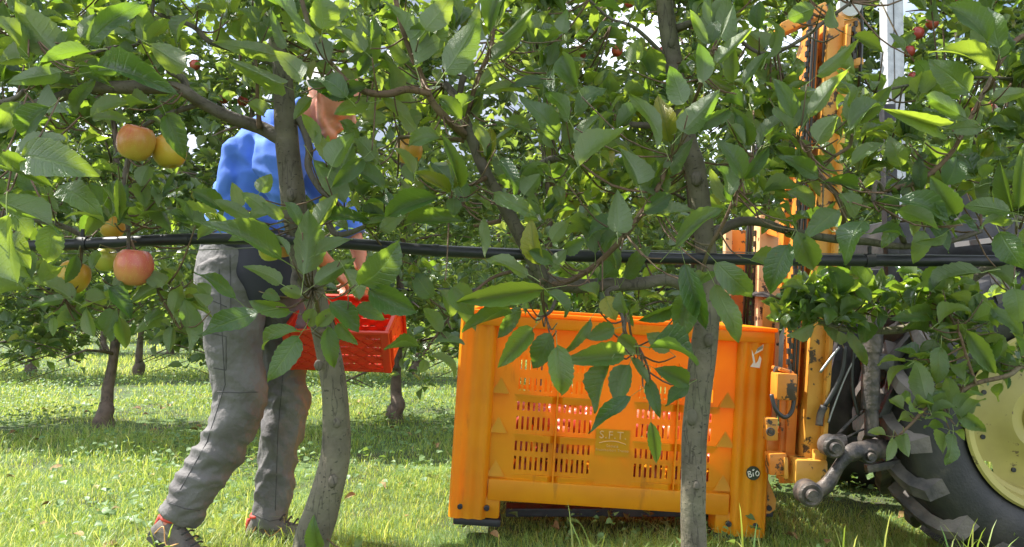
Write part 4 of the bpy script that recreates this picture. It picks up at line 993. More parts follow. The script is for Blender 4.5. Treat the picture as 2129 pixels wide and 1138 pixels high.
# dark apron/belt at the waist
mb = MB(); limb(mb, [Q(510, 500), Q(512, 520)], [.158, .160], 26, k=2)
limb(mb, [Q(545, 515, -.02), Q(560, 570, -.06), Q(575, 625, -.06)], [.13, .135, .12], 22); mw = remeshed(mb, .009, 'picking_apron', 3); displace(mw, lambda c: .006*noise.noise(c*9)); link('picking_apron', mw, BELT, person, True)

# sweatshirt
mb = MB()
limb(mb, [Q(512, 500), Q(512, 455), Q(532, 400), Q(556, 340), Q(582, 292), Q(608, 262), Q(625, 252)], [.152, .150, .142, .146, .135, .088, .070], 28)
limb(mb, [Q(575, 296, -.10), Q(575, 330, -.17), Q(590, 385, -.205), Q(608, 440, -.20), Q(632, 490, -.14)], [.080, .078, .070, .062, .054], 20)
limb(mb, [Q(600, 300, .12), Q(650, 365, .20), Q(705, 435, .22), Q(738, 492, .205)], [.085, .072, .06, .05], 18)
limb(mb, [Q(500, 300, -.07), Q(478, 370, -.1), Q(468, 418, -.1)], [.045, .055, .035], 14) 
ms = remeshed(mb, .0075, 'sweatshirt', 3)
def sf(c):
    w = 0
    for (cn, rad, fr, dv, am, ph) in ((Q(520, 330, -.15), .18, 55, Vector((.9, .1, .42)), .014, 0), (Q(590, 390, -.2), .16, 60, Vector((.2, .2, 1)), .010, 2), (Q(480, 400, -.1), .16, 50, Vector((.8, .2, .5)), .012, 3), (Q(530, 470, -.1), .2, 60, Vector((.2, 0, 1)), .010, 4)):
        r = (c-cn).length/rad
        if r < 1.7: dn = dv.normalized(); al = c.dot(dn); q = (c-dn*al)*3.2+dn*al*fr*.22+noise.noise_vector(c*4)*.8+Vector((ph*7, ph, 0)); w += 1.1*am*math.exp(-r*r*.7)*(max(-.5, 1-abs(noise.noise(q))*2.8)-.3)
    return w+.005*noise.noise(c*12)
displace(ms, sf); sh = link('sweatshirt', ms, SHIRT, person, True)
mb = MB(); mb.tube([Q(622, 246)+Vector((.012*math.cos(a)*.6, math.sin(a)*.075, math.cos(a)*.070)) for a in np.linspace(0, 6.283, 25)], .010, 8); mb.build('collar', SHIRT, person, smooth=True)

# shoes
def shoe(heel, d, up, L, name='shoe'):
    d = d.normalized(); up = (up-d*up.dot(d)).normalized(); s = d.cross(up)
    M_ = lambda x, y, z: heel+d*x+s*y+up*z
    mb = MB(); vs = []; rings = [(-.012, .030, .055, .030), (.01, .036, .10, .026), (.06, .040, .118, .026), (.10, .040, .098, .026), (.15, .046, .074, .026), (.20, .050, .060, .026), (.25, .046, .048, .028), (.285, .030, .040, .030), (.297, .012, .032, .030)]
    n = 20
    for (x, w, h, z0) in [(r_[0]*L/.297, r_[1], r_[2], r_[3]) for r_ in rings]:
        for k in range(n):
            a = 2*math.pi*k/n; cy, sz = math.cos(a), math.sin(a); y = w*(abs(cy)**.8)*(1 if cy > 0 else -1)*(1-.22*max(0, sz)); z = z0+(h-z0)*max(0, sz)**.8-.012*max(0, -sz)
            vs.append(M_(x, y, z))
    m = len(rings); fs = [(i*n+k, i*n+(k+1) % n, (i+1)*n+(k+1) % n, (i+1)*n+k) for i in range(m-1) for k in range(n)]+[tuple(range(n)), tuple(range((m-1)*n, m*n))]
    mb.add(vs, fs); o = mb.build(name, SHOE, person, smooth=True)
    # sole
    out = [(-.018, .0), (-.008, .032), (.05, .040), (.12, .038), (.19, .052), (.25, .049), (.29, .032), (.305, 0)]; out = out+[(x, -y) for x, y in out[-2:0:-1]]
    out = [(x*L/.297, y) for x, y in out]
    mb = MB(); mb.prism([M_(x, y, 0) for x, y in out], up*.024); mb.prism([M_(x*1.01, y*1.03, .020) for x, y in out], up*.012); mb.build('sole', SHOED, o)
    mb = MB()
    for k in range(5):
        x = .10+.026*k; h = .118-.30*(x-.06)+.004; mb.tube([M_(x, -.030, h-.010), M_(x+.008, 0, h+.004), M_(x, .030, h-.010)], .0035, 6, smoothn=3)
    mb.build('lace', SHOED, o, smooth=True)
    mb = MB(); mb.tube([M_(.045+.042*math.cos(a), .036*math.sin(a), .112+.012*math.cos(a+.5)) for a in np.linspace(0, 6.283, 18)], .008, 8); mb.build('padded_collar', SHOER, o, smooth=True)
    mb = MB(); mb.tube([M_(.02, .036, .04), M_(.05, .040, .085), M_(.09, .043, .035), M_(.14, .047, .07)], .0022, 5, smoothn=4); mb.build('side_stripe', M_ORL, o, smooth=True); mb = MB(); mb.tube([M_(.02, -.036, .04), M_(.05, -.040, .085), M_(.09, -.043, .035), M_(.14, -.047, .07)], .0022, 5, smoothn=4); mb.build('side_stripe', M_ORL, o, smooth=True)
    mb = MB(); mb.tube([M_(-.014, 0, .035), M_(-.010, 0, .085)], .010, 8); mb.build('heel_tab', SHOER, o, smooth=True)
    return o
shoe(Q(322, 1120, -.14), Vector((.80, -.34, -.36)), Vector((.35, -.1, 1)), .31)
shoe(Q(522, 1124, .11), Vector((1, -.06, -.01)), Vector((0, -.05, 1)), .30)

# ================================================================== RED CRATE
crate = empty('fruit_crate', Q(722, 690, .07), 'red plastic harvest crate with crossed lattice sides held at tilt by the picker', 'crate')
crate.rotation_euler = (R(27), R(1.5), R(-4))
CW, CDp, CHh = .385, .29, .160
def lattice_side(w, h, name, place, rows=4, lat=True):
    mb = MB(); nw = 4; xs = {-w/2, w/2}; zs = {0, h}; sl = []
    for k in range(nw):
        a = -w/2+w*(k+.18)/nw; b = -w/2+w*(k+.82)/nw; xs |= {a, b}; sl.append((a, b))
    for r_ in range(rows): z = h*(r_+.7)/(rows+.4); zs |= {z, z+.0045}
    xs = sorted(xs); zs = sorted(zs); ho = set()
    for (a, b) in sl:
        for r_ in range(rows): ho.add((xs.index(a), zs.index(h*(r_+.7)/(rows+.4))))
    grid_panel(mb, xs, zs, ho, -.0015, .0015)
    if lat:
        n = 6
        for k in range(-3, n+1):
            for s in (1, -1):
                x0 = -w/2+w*k/n; x1 = x0+h*1.7
                a0, a1 = max(x0, -w/2), min(x1, w/2)
                if a1-a0 < .02: continue
                za, zb = (a0-x0)/1.7, (a1-x0)/1.7
                A, B = (a0, za), (a1, zb)
                if s < 0: A, B = (-a0, za), (-a1, zb)
                mb.bar((A[0], -.0035, A[1]), (B[0], -.0035, B[1]), .004, .005)
    mb.v = [tuple(place(Vector(v))) for v in mb.v]; return mb.build(name, M_RED, crate)
lattice_side(CW-.02, CHh, 'side_panel', lambda v: Vector((v.x, -CDp/2+v.y, v.z-CHh/2)))
lattice_side(CW-.02, CHh, 'side_panel', lambda v: Vector((-v.x, CDp/2-v.y, v.z-CHh/2)))
for s in (-1, 1): lattice_side(CDp-.02, CHh, 'end_panel', lambda v: Vector((s*(CW/2)-s*v.y*-1, v.x*s, v.z-CHh/2)), 3)
# slotted bottom
mb = MB(); xs = sorted({-CW/2, CW/2} | {round(-CW/2+.02+k*.018+d, 4) for k in range(20) for d in (0, .006)}); ys_ = sorted({-CDp/2, CDp/2} | {round(-CDp/2+.03+k*.066+d, 4) for k in range(4) for d in (0, .045)})
ho = {(xs.index(round(-CW/2+.02+k*.018, 4)), ys_.index(round(-CDp/2+.03+j*.066, 4))) for k in range(20) for j in range(4)}
grid_panel(mb, xs, ys_, ho, -.0015, .0015); mb.v = [(v[0], v[2], -v[1]-CHh/2) for v in mb.v]; mb.build('bottom_panel', M_RED, crate)
mb = MB()
for s in (-1, 1): mb.box((0, s*CDp/2, CHh/2), (CW+.02, .016, .014), bev=.004); mb.box((s*CW/2, 0, CHh/2), (.016, CDp-.016, .014), bev=.004)
for s in (-1, 1): mb.box((0, s*(CDp/2), -CHh/2), (CW-.04, .012, .012), bev=.003)
mb.build('rim', M_RED, crate, smooth='auto')
for sx in (-1, 1):
    for sy in (-1, 1):
        mb = MB(); mb.box((sx*(CW/2-.006), sy*(CDp/2-.006), -.004), (.030, .030, CHh+.008), bev=.006)
        for k in range(3): mb.box((sx*(CW/2+.010), sy*(CDp/2-.012-k*.012), 0), (.004, .003, CHh-.01))
        mb.build('corner_rib', M_RED, crate, smooth='auto')
# ================================================================== NEAREST ROW
TD = 1.92
class Tree:
    def __init__(s, x, label): s.root = empty('apple_tree', (x, TD, 0), label, 'apple tree', 'apple trees of the nearest row'); s.x = x; s.leaf = []; s.tw = MB(); s.inv = Matrix.Translation((-x, -TD, 0))
    def loc(s, p): return Vector(p)-Vector((s.x, TD, 0))
TA = Tree(P(650, 1130, TD).x, 'nearest apple tree with leaning grey trunk in front of the picker')
TB = Tree(P(1442, 1130, TD).x, 'nearest apple tree with straight speckled trunk in front of the orange bin')
TC = Tree(P(-190, 1130, TD).x, 'nearest apple tree rooted beyond the left frame edge, large dark leaves')
TDr = Tree(P(2330, 1130, TD).x, 'nearest apple tree rooted beyond the right frame edge, branches before the tractor')
SAMP = []            # branch samples (point, tree)
def branch(tree, pts, name='branch', m=None, n=10, noisy=.18, ground=False):
    """pts: (px, py, r_px[, depth])"""
    p3 = [P(q[0], q[1], q[3] if len(q) > 3 else TD) for q in pts]; r3 = [px2m(q[2], q[3] if len(q) > 3 else TD) for q in pts]
    if ground: b = p3[0].copy(); p3.insert(0, Vector((b.x-.02, b.y, -.05))); r3.insert(0, r3[0]*1.25)
    if noisy:
        for k in range(1, len(p3)-1):
            if not ground: p3[k] = p3[k]+Vector((0, random.uniform(-.012, .012), 0))
    L = [tree.loc(p) for p in p3]; mb = MB(); mb.tube(L, r3, n, noisy=noisy, smoothn=6)
    o = mb.build(name, m or M_BARK2, tree.root, smooth=True)
    pp, rr_ = catmull(p3, r3, 8)
    for a in pp: SAMP.append((a, tree))
    return o
branch(TA, [(640, 1180, 39), (668, 1060, 34), (697, 950, 30), (698, 850, 27.5), (684, 740, 26), (660, 640, 24), (632, 560, 24), (614, 450, 26), (606, 380, 26), (597, 290, 24), (590, 200, 21), (586, 145, 19), (572, 60, 15), (560, -60, 13), (556, -300, 9)], 'trunk', M_BARK, 18, .10, True)
branch(TB, [(1442, 1180, 28), (1440, 1060, 25), (1443, 930, 26), (1452, 820, 27), (1466, 700, 27), (1474, 620, 23), (1466, 500, 21), (1455, 410, 21), (1444, 345, 21), (1430, 300, 20), (1412, 220, 20), (1400, 130, 19), (1386, 40, 18), (1376, -60, 16), (1370, -300, 11)], 'trunk', M_BARK, 18, .10, True)
branch(TC, [(-190, 1180, 30), (-190, 700, 26), (-200, 300, 22), (-195, -200, 14)], 'trunk', M_BARK, 14, .10, True)
branch(TDr, [(2330, 1180, 30), (2330, 700, 26), (2335, 300, 22), (2330, -200, 14)], 'trunk', M_BARK, 14, .10, True)
# stub collars on trunks
branch(TA, [(598, 296, 17), (575, 283, 15), (540, 265, 13.5), (480, 245, 13, 1.88), (420, 215, 12.5, 1.86), (385, 192, 12, 1.84), (340, 180, 14, 1.84), (250, 183, 14, 1.85), (170, 183, 13, 1.85), (120, 200, 11, 1.85), (60, 218, 9, 1.84), (10, 216, 7, 1.83)])
branch(TA, [(388, 195, 9, 1.85), (380, 165, 8, 1.85), (350, 146, 6, 1.85), (335, 110, 4, 1.85), (318, 50, 4, 1.82), (322, -20, 3, 1.8)])
branch(TA, [(608, 232, 8), (628, 262, 8, 1.90), (642, 310, 8, 1.88), (640, 350, 7, 1.87), (665, 395, 6, 1.86), (690, 412, 6, 1.85), (722, 445, 5, 1.83)])
branch(TA, [(618, 470, 8), (670, 455, 7, 1.88), (700, 488, 6, 1.86), (760, 470, 5, 1.84), (800, 445, 4, 1.82)])
branch(TA, [(190, 112, 3, 1.78), (240, 102, 4, 1.80), (280, 90, 4, 1.82), (300, 60, 4, 1.84), (318, 40, 4, 1.84)])
branch(TA, [(540, 268, 6, 1.9), (535, 200, 4, 1.88), (538, 150, 3, 1.86), (528, 110, 3, 1.85)], m=M_SHOOT)
branch(TA, [(585, 140, 9), (520, 110, 7, 1.9), (440, 90, 6, 1.88), (400, 55, 5, 1.86), (330, 30, 4, 1.84)])
branch(TA, [(618, 560, 9), (612, 590, 7, 1.86), (640, 620, 7, 1.82), (655, 610, 5, 1.8)])
branch(TB, [(620, -30, 5, 1.68), (650, 80, 5, 1.68), (695, 140, 5.5, 1.68), (725, 172, 6, 1.68), (765, 192, 7, 1.69), (810, 198, 8, 1.70), (850, 188, 8, 1.71), (895, 196, 7, 1.72)], m=M_SHOOT, noisy=.1)
branch(TB, [(815, -40, 5, 1.66), (832, 40, 5.5, 1.67), (848, 90, 6, 1.68), (868, 140, 6.5, 1.69), (895, 205, 7, 1.72), (925, 245, 8, 1.76), (955, 272, 9, 1.80), (975, 285, 10, 1.82)], m=M_SHOOT, noisy=.1)
branch(TB, [(925, 175, 8, 1.84), (948, 205, 9, 1.83), (968, 255, 11, 1.82), (985, 300, 11.5, 1.82), (1005, 350, 12, 1.83), (1035, 405, 13, 1.84), (1068, 465, 14, 1.86), (1100, 525, 15, 1.88), (1132, 585, 16, 1.90)], noisy=.1)
branch(TB, [(966, 265, 5, 1.80), (985, 190, 5, 1.77), (1000, 150, 5, 1.75), (1018, 105, 5, 1.73), (1028, 60, 3, 1.72)], m=M_SHOOT)
branch(TB, [(955, 205, 6, 1.83), (962, 170, 7, 1.83), (972, 150, 8, 1.83)])
branch(TB, [(1478, 660, 16), (1440, 610, 15, 1.90), (1395, 582, 14, 1.88), (1330, 590, 14, 1.87), (1270, 592, 14, 1.88), (1200, 594, 15, 1.89), (1135, 585, 16, 1.90), (1090, 560, 8, 1.9)])
branch(TB, [(1150, 592, 6, 1.84), (1190, 582, 6, 1.80), (1240, 550, 6, 1.77), (1290, 500, 6, 1.74), (1330, 450, 6, 1.72), (1365, 395, 5.5, 1.70), (1390, 340, 5, 1.69), (1396, 325, 4, 1.68)], m=M_SHOOT, noisy=.1)
branch(TB, [(1458, 565, 4, 1.86), (1480, 510, 4, 1.80), (1508, 460, 4, 1.77), (1535, 395, 4.5, 1.74), (1565, 325, 4, 1.72)], m=M_SHOOT, noisy=.1)
branch(TB, [(1440, 220, 3, 1.84), (1455, 180, 4, 1.76), (1478, 115, 4.5, 1.72), (1492, 85, 4, 1.70)], m=M_SHOOT, noisy=.1)
branch(TB, [(1408, 60, 9), (1440, 50, 7, 1.90), (1475, 30, 6, 1.86), (1500, 45, 5, 1.84), (1560, 100, 4, 1.82), (1610, 110, 4, 1.80), (1670, 80, 4, 1.78), (1720, 40, 4, 1.76), (1770, 5, 3, 1.75)])
branch(TB, [(1422, 255, 9), (1400, 252, 8, 1.9), (1340, 262, 7, 1.88), (1290, 256, 6, 1.86)])
branch(TB, [(1385, 120, 5), (1320, 60, 4, 1.88), (1270, 35, 3, 1.86), (1225, 0, 3, 1.84)])
branch(TB, [(1200, 330, 6, 1.9), (1150, 330, 8, 1.92), (1110, 355, 9, 1.94), (1060, 420, 6, 1.93)])
branch(TB, [(1470, 500, 13), (1500, 478, 11, 1.92), (1540, 462, 10, 1.91), (1590, 463, 9, 1.90), (1640, 480, 8, 1.90), (1740, 497, 9, 1.90), (1810, 502, 8, 1.90), (1880, 512, 7, 1.89), (1960, 505, 6, 1.88), (2040, 480, 5, 1.87)])
branch(TB, [(1735, 400, 5, 1.78), (1708, 370, 5, 1.75), (1685, 325, 5, 1.72), (1660, 290, 4, 1.70)], m=M_SHOOT, noisy=.1)
branch(TB, [(1740, 497, 6, 1.90), (1760, 450, 5, 1.84), (1735, 400, 5, 1.78)], m=M_SHOOT)
branch(TB, [(1735, 325, 3, 1.80), (1765, 305, 4, 1.80), (1772, 280, 3, 1.78)], m=M_SHOOT)
branch(TB, [(1815, 420, 5, 1.78), (1830, 380, 4, 1.8), (1880, 505, 6, 1.9)])
branch(TDr, [(2330, 20, 7), (2230, 50, 6, 1.85), (2129, 75, 6, 1.80), (2095, 110, 5, 1.78), (2070, 150, 5, 1.76), (2045, 195, 5, 1.75), (2012, 260, 4.5, 1.75), (1985, 310, 4.5, 1.78), (1950, 350, 5, 1.8), (1900, 380, 6, 1.82), (1830, 400, 6, 1.84)], m=M_SHOOT, noisy=.1)
branch(TDr, [(2330, 420, 9), (2230, 440, 7, 1.85), (2140, 455, 6, 1.80), (2112, 452, 5, 1.78)])
branch(TDr, [(2330, 520, 12), (2230, 520, 10, 1.98), (2100, 530, 10, 2.0), (2020, 580, 10, 2.02), (1965, 635, 9.5, 2.03), (1930, 665, 9, 2.04), (1870, 685, 8, 2.05), (1800, 688, 7, 2.05), (1740, 682, 6, 2.05), (1700, 665, 4, 2.05)], m=M_BARK)
branch(TDr, [(1800, 650, 2.5, 2.05), (1720, 645, 2.5, 2.04), (1650, 630, 2.5, 2.03), (1602, 615, 2, 2.02)], m=M_SHOOT)
branch(TDr, [(2330, 700, 8), (2220, 730, 6, 1.90), (2129, 762, 5, 1.85), (2090, 780, 5, 1.84), (2030, 800, 4.5, 1.83), (1980, 830, 4, 1.82), (1930, 850, 3.5, 1.81), (1895, 880, 3, 1.80), (1870, 905, 2.5, 1.80)], m=M_SHOOT, noisy=.1)
branch(TDr, [(2030, 800, 3, 1.83), (2010, 740, 3, 1.84), (1990, 690, 3, 1.86), (1965, 640, 3, 1.98)], m=M_SHOOT)
branch(TDr, [(2330, 200, 6), (2129, 165, 4, 1.9), (2000, 160, 3, 1.9), (1900, 175, 3, 1.88), (1820, 192, 3, 1.86)])
branch(TC, [(-195, 60, 8), (-60, 50, 7, 1.8), (10, 45, 5, 1.72), (60, 60, 4, 1.68)])
branch(TC, [(-195, 200, 9), (-60, 220, 8, 1.8), (20, 205, 6, 1.75), (50, 188, 5, 1.73)])
branch(TC, [(-195, 330, 9), (-60, 330, 8, 1.7), (15, 335, 6, 1.55), (45, 325, 5, 1.50)])
branch(TC, [(-195, 450, 9), (-60, 440, 8, 1.9), (60, 455, 6, 1.95), (130, 470, 6, 1.95), (168, 492, 5, 1.95), (200, 520, 3, 1.93)])
branch(TC, [(172, 500, 3, 1.93), (174, 540, 3, 1.92), (168, 590, 3, 1.91), (135, 622, 2.5, 1.9)], m=M_SHOOT)
branch(TA, [(420, 215, 6, 1.86), (300, 260, 5, 1.88), (262, 340, 6, 1.88), (262, 420, 5, 1.88), (270, 500, 4, 1.87), (255, 600, 3, 1.86), (240, 680, 3, 1.85)])
branch(TA, [(350, 590, 3, 1.86), (366, 630, 3, 1.86), (372, 680, 2.5, 1.86), (270, 500, 3, 1.87)], m=M_SHOOT)
branch(TB, [(1305, 645, 3, 1.78), (1300, 690, 4, 1.76), (1325, 720, 3, 1.75), (1345, 760, 2.5, 1.75), (1352, 790, 2, 1.75)], m=M_SHOOT)
branch(TB, [(1285, 598, 5, 1.86), (1262, 610, 5, 1.82), (1290, 650, 4, 1.78), (1298, 690, 4, 1.76)])
branch(TB, [(1160, 600, 5, 1.86), (1150, 640, 4, 1.82), (1135, 655, 4, 1.80)])
branch(TA, [(662, 650, 5, 1.88), (655, 625, 5, 1.82), (650, 600, 4, 1.79)], m=M_SHOOT)
branch(TA, [(720, 700, 3, 1.8), (690, 690, 4, 1.84), (668, 690, 5, 1.88)], m=M_SHOOT)
branch(TB, [(830, 285, 4, 1.82), (900, 285, 4, 1.80), (965, 292, 6, 1.82)], m=M_SHOOT)
branch(TB, [(935, 402, 3, 1.76), (975, 388, 4, 1.79), (1010, 370, 5, 1.82)], m=M_SHOOT)
branch(TB, [(1090, 560, 5, 1.9), (1020, 580, 3.5, 1.88), (950, 645, 3, 1.86), (905, 700, 2.5, 1.85), (880, 738, 2, 1.85)], m=M_SHOOT, noisy=.1)
branch(TB, [(985, 470, 4, 1.84), (1040, 460, 5, 1.86)], m=M_SHOOT)

# crowns above the frame: trunks carry on to about three metres with limbs and leaves, added out of view to shade the near leaves
UP = []
for t, x0 in ((TA, 556), (TB, 1370), (TC, -195), (TDr, 2330)):
    branch(t, [(x0, -300, 9), (x0+10, -600, 7), (x0-5, -900, 5)], 'leader')
    for k in range(9):
        y = -60-k*95; s_ = 1 if k % 2 else -1; L = random.uniform(260, 430)
        branch(t, [(x0, y, 5), (x0+s_*L*.5, y-30, 4, TD+random.uniform(-.2, .2)), (x0+s_*L, y-50, 2.5, TD+random.uniform(-.35, .35))], n=6)
SP = np.array([tuple(s[0]) for s in SAMP]); ST = [s[1] for s in SAMP]
def nearest(p):
    d = np.linalg.norm(SP-np.array(tuple(p)), axis=1); k = int(d.argmin()); return Vector(SP[k]), ST[k], float(d[k])
def twig(tree, a, b, r0=.0022, r1=.0014):
    m = (a+b)/2+Vector((0, 0, -.12*(a-b).length)); tree.tw.tube([tree.loc(a), tree.loc(m), tree.loc(b)], [r0, (r0+r1)/2, r1], 5, smoothn=3)

